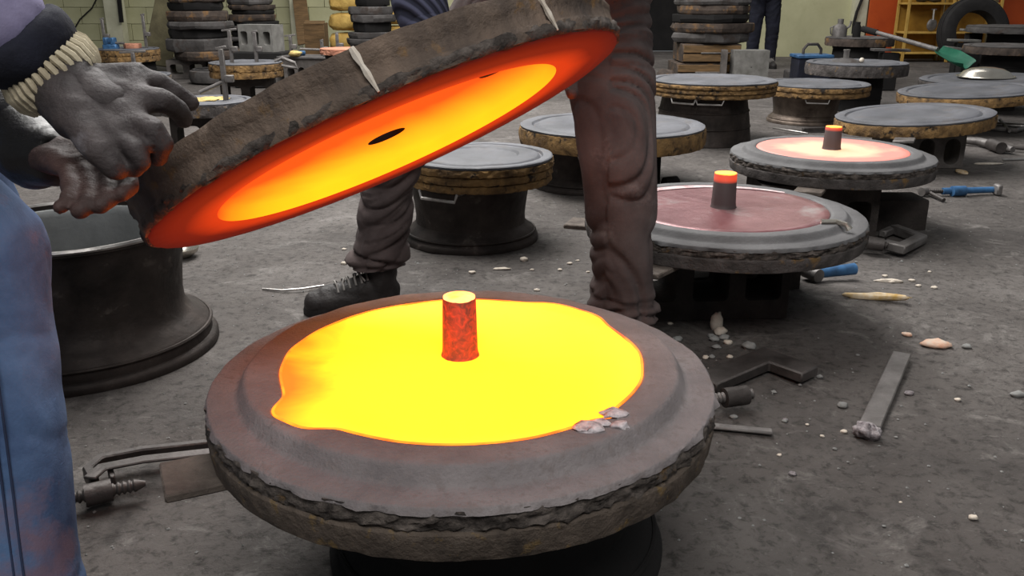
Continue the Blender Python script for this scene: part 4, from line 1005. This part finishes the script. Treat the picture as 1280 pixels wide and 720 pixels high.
# S2
x = PY(318, 60, 11.3).x
hollow_block((x, 11.3, 0), rad(-4), 'dark hollow block under the ragged stack of thin plates', 'concrete_dark', L=.42, Dp=.3, Hh=.2, holes=2, hw=.14, hh=.11)
stack(318, 11.3, .20, [(.30, .08, 0, 'slab'), (.28, .07, .03, 'dark'), (.30, .05, -.02, 'slab_grey'), (.27, .07, .02, 'dark'), (.31, .06, 0, 'slab_grey'), (.29, .05, .04, 'dark'), (.29, .08, 0, 'slab'), (.26, .05, .03, 'dark'), (.29, .06, 0, 'slab'), (.28, .07, 0, 'slab_grey')], 'thin ragged plate, %s from the bottom of the stack behind the pale hollow block', 'plates in the ragged stack', 40)
# S3 near the yellow sacks
x = PY(466, 45, 10.6).x
hollow_block((x, 10.6, 0), rad(3), 'hollow block under the small stack between the yellow sacks', 'concrete', L=.5, Dp=.3, Hh=.34, holes=2, hw=.17, hh=.2)
stack(466, 10.6, .34, [(.30, .07, 0, 'slab_grey'), (.29, .07, .02, 'slab_grey'), (.22, .11, 0, 'dark'), (.27, .08, .02, 'slab_grey'), (.25, .09, 0, 'slab_grey'), (.20, .10, .02, 'dark'), (.2, .1, 0, 'slab')], 'grey plate, %s from the bottom of the stack between the yellow sacks', 'plates between the yellow sacks', 70)
def sack(px, py, Y, w_, h_, label, seed=0):
    c = PY(px, py, Y); mb = MB()
    me = MB().sphere((0, 0, 0), 1, 28, 18).mesh('sack')
    for v in me.vertices:
        p0 = v.co.copy(); v.co = V([math.copysign(abs(c_)**.55, c_) for c_ in v.co]); v.co *= .92 + .10*fbm(p0 + V((seed, 0, 0)), 2.4, 4); v.co = V((v.co.x*w_/2, v.co.y*w_/2.4, max(-.98, min(.98, v.co.z))*h_/2))
    o = link('yellow_sack', me, 'bag'); o.location = c; return tag(o, label, 'sack', 'yellow sacks by the wall')
for k, (px, h0) in enumerate([(432, .115), (431, .345), (432, .575), (433, .805), (494, .42), (496, .65)]):
    lab = 'yellow sack, %s in the pile %s' % (ORD[k] if k < 4 else ('lower' if k == 4 else 'upper'), 'against the wall next to the small plate stack' if k < 4 else 'on the crate beyond the small plate stack')
    sack(px, 30, 11.2, .40, .225, lab, k*4.2).location.z = h0
x = PY(496, 30, 11.2).x
o = MB().box((x, 11.2, .15), (.5, .4, .3)).build('crate', 'wood', bevel=.01); tag(o, 'dark wooden crate carrying two yellow sacks', 'crate')
# the yellow-rimmed mould with clamps, left middle distance
q, R, zb = mould_on(307, 77, 7.4, 90, 'round mould with thick ochre double rim and upright clamps on top', th=.12, layers=2, seed=31.0)
hollow_block((q.x, q.y, 0), rad(5), 'dark block under the round mould with upright clamps', 'concrete_dark', L=.4, Dp=.22, Hh=zb - .002, holes=2, hw=.13, hh=.12)
def tclamp(base, h, label, bar=.12, side=None, m='iron'):
    t = thing('bar_clamp', label, 'clamp', base)
    MB().box((0, 0, h/2), (.028, .022, h)).build('spine', m, t, .003)
    MB().bar((-bar/2, 0, h), (bar/2, 0, h + .01), .016, .016).build('crossbar', m, t, .002)
    MB().box((.03, 0, h*.45), (.05, .04, .04)).build('slide', m, t, .004)
    if side: MB().tube([(0, 0, h*.4), side], .011, 8).build('handle', m, t)
    return t
tclamp((q.x - .08, q.y - .10, zb + .108), .26, 'dark bar clamp standing on the front of the ochre-rimmed mould')
tclamp((q.x + .08, q.y + .04, zb + .108), .24, 'dark bar clamp standing on the rear of the ochre-rimmed mould', .05)
MBt = thing('bent_clamp', 'loop of steel rod leaning on the ochre-rimmed mould', 'clamp', (q.x + .24, q.y, zb + .10))
MB().tube([(0, 0, .02), (.06, 0, .05), (.16, 0, .01), (.18, 0, -.03), (.10, .0, -.02), (0, 0, .0)], .013, 8).build('rod', 'iron', MBt)
# hollow block pale, behind it
hollow_block(PY(328, 64, 9.2) * 1, rad(-20), 'pale hollow block standing on a dark crate behind the ochre-rimmed mould', 'concrete_light', L=.40, Dp=.2, Hh=.26, holes=3, hw=.08, hh=.13)
c = PY(328, 64, 9.2)
o = MB().box((c.x, c.y, c.z/2 - .001), (.5, .4, c.z - .002)).build('crate', 'dark', bevel=.01); tag(o, 'black crate carrying the pale hollow block', 'crate')
# foreground-left slab with powder and tall clamp
q, R, zb = mould_on(258, 124, 5.2, 112, 'flat grey mould with yellow sand spilt on it behind the near glove', th=.08, layers=1, seed=33.0, band='flask_grey')
hollow_block((q.x, q.y, 0), rad(9), 'dark block under the flat mould with yellow sand on it', 'concrete_dark', L=.4, Dp=.2, Hh=zb - .002, holes=2, hw=.13, hh=.12)
me = MB().sphere((0, 0, 0), 1, 32, 10).mesh('yellow_sand_heap')
for v in me.vertices: v.co = V((v.co.x*.10, v.co.y*.11, v.co.z*.010)) * (1 + .5*fbm(v.co, 2.2, 4))
o = link('yellow_sand_heap', me, 'powder'); o.location = (q.x, q.y + .05, zb + .074); tag(o, 'thin heap of yellow sand spilt on the flat grey mould', 'sand')
tclamp((q.x + .13, q.y - .05, zb + .066), .30, 'tall bar clamp with slanting handle standing on the sandy mould', .06, (-.14, -.02, .06))
# ring slab
q = P(233, 113, 0)
o = thing('tyre', 'dusty grey tyre lying flat behind the sandy mould', 'tyre', P(233, 116, 0) + V((0, 1.0, 0)))
rr_ = .30
MB().lathe([(rr_*.55, .06), (rr_*.6, .12), (rr_*.8, .15), (rr_*.96, .13), (rr_, .08), (rr_*.96, .02), (rr_*.8, 0), (rr_*.6, .02)], 40, closed=True).build('carcass', 'slab_grey', o)
for k in range(3): MB().tube([(rr_*(.66 + .1*k)*cos(a), rr_*(.66 + .1*k)*sin(a), .147 - .004*abs(k-1)) for a in [2*pi*j/40 for j in range(41)]], .006, 6, False).build('tread_ring', 'rubber', o)
# left work table with mould, vise and rods
q, R, zb = mould_on(160, 60, 9.4, 74, 'mould with a broken orange-brown rim on a dark stand by the cream wall', th=.13, layers=2, seed=37.0)
drum((q.x, q.y, 0), .26, .25, zb - .002, 'dark drum under the broken orange-brown mould', 'dark')
tclamp((q.x + .20, q.y - .02, zb + .115), .34, 'upright bar clamp on the right of the orange-brown mould', .04)
tclamp((q.x - .22, q.y - .02, zb + .115), .30, 'upright bar clamp on the left of the orange-brown mould', .04)
u = thing('bench_vise', 'blue bench vise on the mould by the cream wall', 'vise', (q.x - .12, q.y - .12, zb + .115))
MB().box((0, 0, .03), (.14, .10, .06)).build('base', 'blue', u, .01); MB().box((-.04, 0, .09), (.04, .09, .07)).build('jaw', 'blue', u, .008); MB().box((.03, 0, .09), (.04, .09, .07)).build('jaw', 'blue', u, .008)
MB().tube([(.05, 0, .07), (.14, 0, .07)], .012, 8).build('screw', 'iron', u)
o = slab((q.x + .02, q.y + .06, zb + .122), .09, .05, 'small terracotta lump on the broken orange-brown mould', None, 'plate_pink', 2.2, name='clay_lump'); del o['category']; o['category'] = 'clay lump'
q2 = PY(176, 96, 7.6)
q, R, zb = mould_on(176, 92, 7.0, 72, 'low dusty mould on the floor in front of the orange-brown mould', th=.07, layers=1, seed=39.0, band='flask_grey')
hollow_block((q.x, q.y, 0), rad(-8), 'sooty block under the low dusty mould', 'concrete_dark', L=.36, Dp=.2, Hh=zb - .002, holes=2, hw=.12, hh=.1)
tclamp((q.x - .03, q.y - .03, zb + .06), .17, 'short bar clamp with wide crossbar on the low dusty mould', .2)
# horizontal hollow block table, middle left
c = PY(392, 84, 8.3)
hollow_block((c.x, 8.3, 0), rad(-12), 'grey hollow block with a row of arched openings carrying clamps', 'concrete', L=.62, Dp=.3, Hh=.34, holes=6, hw=.07, hh=.2, rr=.5)
o = MB().box((c.x + .02, 8.3, .352), (.6, .34, .02), Matrix.Rotation(rad(-12), 3, 'Z')).build('top_board', 'slab_grey', bevel=.004); tag(o, 'thin grey board on the block with arched openings', 'board')
tclamp((c.x + .10, 8.25, .364), .13, 'small bar clamp on the board over the arched block', .03, (-.2, 0, .06))
tclamp((c.x - .20, 8.32, .364), .17, 'upright bar clamp at the end of the board over the arched block', .10)
tclamp((c.x + .22, 8.36, .364), .19, 'bar clamp with blue base on the board over the arched block', .03)
o = MB().tube([(c.x - .14, 8.26, .385), (c.x - .07, 8.3, .385)], .022, 10).build('blue_bottle', 'blue', bevel=.004); tag(o, 'small blue bottle lying on the board over the arched block', 'bottle')
o = MB().box((c.x + .12, 8.40, .385), (.10, .06, .045)).build('blue_vise_block', 'blue', bevel=.01, seg=2); tag(o, 'blue cast block on the right end of the board', 'block')
me = rock_mesh('sand_lump', (.06, .06, .025), 4); o = link('sand_lump', me, 'powder'); o.location = (c.x - .13, 8.18, .388); tag(o, 'pale sand lump on the board over the arched block', 'sand lump')
o = MB().tube([(c.x + .12, 8.18, .372), (c.x + .24, 8.14, .374), (c.x + .36, 8.18, .376), (c.x + .30, 8.24, .374), (c.x + .16, 8.22, .372)], .011, 8).build('rod_loop', 'iron'); tag(o, 'bent rod loop lying across the board over the arched block', 'rod')
q, R, zb = mould_on(430, 60, 7.7, 60, 'terracotta coloured round plate behind the lifted lid', th=.05, layers=1, seed=41.0, band='plate_pink', top='plate_pink')
drum((q.x, q.y, 0), .16, .16, zb - .002, 'dark drum under the terracotta coloured plate', 'dark')
c = PY(396, 50, 11.9)
u = thing('brown_carton', 'brown cardboard carton on the floor behind the arched block', 'carton', (c.x, 11.9, 0))
MB().box((0, 0, .27), (.26, .26, .54)).build('body', 'wood', u, .004)
MB().box((.0, -.08, .545), (.26, .12, .006), Matrix.Rotation(rad(20), 3, 'X')).build('flap', 'wood', u)
o = MB().bar(PY(381, 55, 12.8), PY(374, -5, 13.3), .2, .02, (0, -1, .2)).build('leaning_board', 'wood', bevel=.004); tag(o, 'narrow brown plank leaning beside the pale plaster post', 'board')

# ------------------------------------------------------------------ right background
# S4: stack with crates and block
x = PY(888, 60, 10.0).x; Y = 10.0
for i, (dx, z, wd) in enumerate([(-.10, .0, .62), (-.05, .20, .62)]):
    u = thing('wooden_crate', 'orange-brown wooden crate, %s in the stack beside the grey hollow block' % ('lowest' if i == 0 else 'second'), 'crate', (x + dx, Y - .02, z))
    MB().box((0, 0, .095), (wd, .6, .19)).build('body', 'slab' if i else 'slab', u, .006)
    for k in range(2): MB().box((0, -.31, .05 + .09*k), (wd*.98, .02, .075)).build('slat', 'wood', u, .004)
    MB().tube([(-.12, -.325, .10), (.18, -.325, .10)], .008, 6).build('handle', 'steel', u)
hollow_block((x + .32, Y - .46, 0), rad(0), 'grey hollow block standing on end before the wooden crates', 'concrete_light', L=.36, Dp=.2, Hh=.34, holes=1, hw=.01, hh=.01)
hollow_block((x + .05, Y - .46, 0), rad(80), 'narrow hollow block beside the grey block before the crates', 'concrete', L=.2, Dp=.06, Hh=.34, holes=1, hw=.08, hh=.2)
z = stack(888, Y, .40, [(.42, .10, 0, 'slab_grey'), (.44, .10, .02, 'slab'), (.40, .09, 0, 'dark'), (.40, .09, 0, 'slab'), (.40, .08, .0, 'slab_grey')], 'heavy grey plate, %s above the stacked wooden crates', 'plates on the wooden crates', 90)
me = MB().sphere((0, 0, 0), 1, 32, 16).mesh('sacking')
for v in me.vertices: v.co = V((v.co.x*.40, v.co.y*.36, max(-.02, v.co.z)*.17)) * (1 + .08*fbm(v.co, 2, 3))
o = link('sacking', me, 'slab_grey'); o.location = (x, Y, z); tag(o, 'humped dusty sacking on the stack of plates over the crates', 'sacking')
u = thing('dirt_rock', 'dusty brown rock beside the crates', 'rock', PY(832, 87, 9.2)); u.location.z = 0
link('lump', rock_mesh('lump', (.1, .09, .09), 3), 'slab', u, (0, 0, .08))
c = P(958, 88, 0); o = slab((c.x, 9.6, 0), .24, .13, 'low round grey plate on the floor beside the hollow block on end', None, 'slab_grey', 4.4)
# blue box with handle
c = PY(1014, 76, 9.3)
u = thing('blue_tool_box', 'dusty blue metal tool box with a bow handle', 'tool box', (c.x, 9.3, 0))
MB().box((0, 0, .14), (.34, .26, .28)).build('body', 'navy', u, .01); MB().box((0, 0, .295), (.37, .29, .035)).build('lid', 'blue', u, .008)
MB().tube([(-.09 , 0, .31), (-.09, 0, .36), (-.05, 0, .41), (.05, 0, .41), (.09, 0, .36), (.09, 0, .31)], .015, 8).build('handle', 'iron_dark', u)
# shelves
SY = 12.7
def shelf(x0, x1, label):
    a = PY(x0, 40, SY).x; b = PY(x1, 40, SY).x; cx = (a + b)/2; wd = b - a
    t = thing('shelf_unit', label, 'shelf', (cx, SY, 0)); pw = .035
    for sx in (-1, 1):
        for sy in (-1, 1): MB().box((sx*(wd/2 - pw/2), sy*.17, .95), (pw, pw, 1.9)).build('post', 'yellow', t, .004)
    MB().box((0, .19, .95), (wd - .02, .012, 1.86)).build('back_panel', 'ochre', t)
    for z in (.12, .39, .77, 1.2, 1.6): MB().box((0, 0, z), (wd - .01, .36, .025)).build('shelf_board', 'yellow', t, .003)
    return t, cx
s1, sx1 = shelf(1124, 1182, 'yellow shelf unit with a small scoop standing on it'); s2, sx2 = shelf(1184, 1240, 'yellow shelf unit behind the big leaning tyre')
u = thing('hand_scoop', 'small grey hand scoop leaning upright on the yellow shelf', 'scoop', (PY(1163, 44, SY - .1).x, SY - .1, .405))
me = MB().sphere((0, 0, .085), .085, 20, 12, (.85, .28, 1.0)).build('pan', 'iron', u)
MB().tube([(0, -.01, .15), (0, 0, .29)], .014, 8).build('handle', 'steel', u); MB().tube([(-.035, 0, .29), (.035, 0, .29)], .012, 8).build('grip', 'steel', u)
for k, (px, h) in enumerate([(1150, .05), (1166, .04), (1200, .06), (1220, .05)]):
    xx = PY(px, 6, SY).x
    o = link('scrap_iron', rock_mesh('scrap_iron', (.10, .07, h), k*3 + 1), 'iron_dark'); o.location = (xx, SY - .05, .79 + h*1.0)
    tag(o, 'dark lump of scrap iron on the upper yellow shelf', 'scrap iron', 'scrap on the yellow shelves')
# orange panels
for (a, b, lab) in ((1083, 1122, 'orange painted panel against the wall between the cream wall and the yellow shelf'), (1243, 1330, 'orange painted panel against the wall beyond the yellow shelves')):
    xa = PY(a, 40, 13.3).x; xb = PY(b, 40, 13.3).x
    u = thing('orange_panel', lab, 'panel', ((xa + xb)/2, 13.3, 0))
    MB().box((0, 0, .95), (xb - xa, .04, 1.9)).build('sheet', 'orange', u, .004)
    MB().box((0, -.025, 1.88), (xb - xa, .02, .05)).build('rail', 'orange', u, .003); MB().box((0, -.025, .05), (xb - xa, .02, .06)).build('rail', 'orange', u, .003)
# leaning tyre in front of the shelf
c = PY(1213, 60, 11.6)
u = thing('tyre', 'big dark tyre leaning upright against the yellow shelves', 'tyre', (c.x, 11.6, .43), (rad(80), 0, 0))
MB().lathe([(.26, -.10), (.33, -.12), (.40, -.10), (.43, -.05), (.43, .05), (.40, .10), (.33, .12), (.26, .10)], 48, closed=True).build('carcass', 'rubber', u)
for k in range(3): MB().tube([(.432*cos(a), .432*sin(a), -.05 + .05*k) for a in [2*pi*j/48 for j in range(49)]], .008, 6, False).build('tread_ring', 'rubber', u)
# white and grey planks among the moulds
for k, (x0, y0, x1, y1, Yk, lab) in enumerate([(1182, 59, 1242, 66, 9.4, 'pale narrow plank lying across the drums by the shelf'), (1202, 37, 1236, 40, 10.9, 'pale thin strip above the tyre tread'), (1186, 50, 1224, 51, 10.2, 'short pale strip in front of the tyre'), (1090, 62, 1136, 63, 8.8, 'grey board behind the green shovel')]):
    a, b = PY(x0, y0, Yk), PY(x1, y1, Yk)
    o = MB().bar(a, b, .10, .025).build('plank', 'concrete_light' if k < 3 else 'slab_grey', bevel=.003); tag(o, lab, 'plank')
    mid = (a + b)/2
    o = MB().box((mid.x, mid.y + .02, mid.z/2 - .012), (.16, .12, mid.z - .03)).build('trestle', 'dark', bevel=.004); tag(o, 'black trestle under the ' + lab, 'trestle')
# green shovel
a = PY(1079, 36, 8.9); b = PY(1172, 62, 8.2); e = PY(1208, 84, 7.9)
u = thing('green_shovel', 'long shovel with dark handle and green blade lying across the moulds', 'shovel', a)
MB().tube([V((0, 0, 0)), b - a], [.019, .022], 10).build('shaft', 'iron', u)
MB().tube([PY(1078, 36, 8.9) - a, PY(1096, 41, 8.77) - a], .03, 10).build('grip', 'dark', u)
d = (e - b).normalized(); s_ = d.cross(V((0, 0, 1))).normalized(); n_ = s_.cross(d); L_ = (e - b).length
vs = []; fs = []; NU, NV = 10, 8
for lay in (0, 1):
    for i in range(NU + 1):
        f = i/NU; wd = (.05 + .11*min(1, f*3.2)) * (1 if f < .75 else math.sqrt(max(.05, 1 - ((f - .75)/.27)**2)))
        for j in range(NV + 1):
            g = j/NV*2 - 1; vs.append(b - a + d*(L_*f) + s_*(wd*g) + n_*(.05*g*g - .02 + (.006 if lay else 0)))
K = (NU + 1)*(NV + 1)
for i in range(NU):
    for j in range(NV):
        p_ = i*(NV + 1) + j; fs += [(p_, p_ + 1, p_ + NV + 2, p_ + NV + 1), (K + p_, K + p_ + NV + 1, K + p_ + NV + 2, K + p_ + 1)]
for j in range(NV): fs += [(j, K + j, K + j + 1, j + 1), (NU*(NV+1) + j, NU*(NV+1) + j + 1, K + NU*(NV+1) + j + 1, K + NU*(NV+1) + j)]
for i in range(NU):
    for p_ in (i*(NV + 1), i*(NV + 1) + NV): fs.append((p_, p_ + NV + 1, K + p_ + NV + 1, K + p_))
MB().add(vs, fs).build('blade', 'green', u, ang=50)
# wall cable
o = MB().tube([PY(1066, 42, WY - .15), PY(1067, 30, WY - .15), PY(1071, 15, WY - .15), PY(1077, 0, WY - .15), PY(1078, -30, WY - .15)], .022, 8).build('wall_cable', 'rubber'); tag(o, 'black cable hanging down the cream wall beside the orange panel', 'cable')
o = MB().tube([PY(88, 45, WY - .05), PY(100, 24, WY - .05), PY(115, 10, WY - .05), PY(124, -8, WY - .05)], .010, 6).build('wall_cable', 'rubber'); tag(o, 'thin dark wire running slanting up the block wall', 'cable')
o = MB().bar(PY(148, -8, WY - .3), PY(152, 28, WY - .3), .05, .05, (0, -1, 0)).build('wall_bracket', 'dark', bevel=.004); tag(o, 'dark strip bracket fixed on the plaster pier', 'bracket')
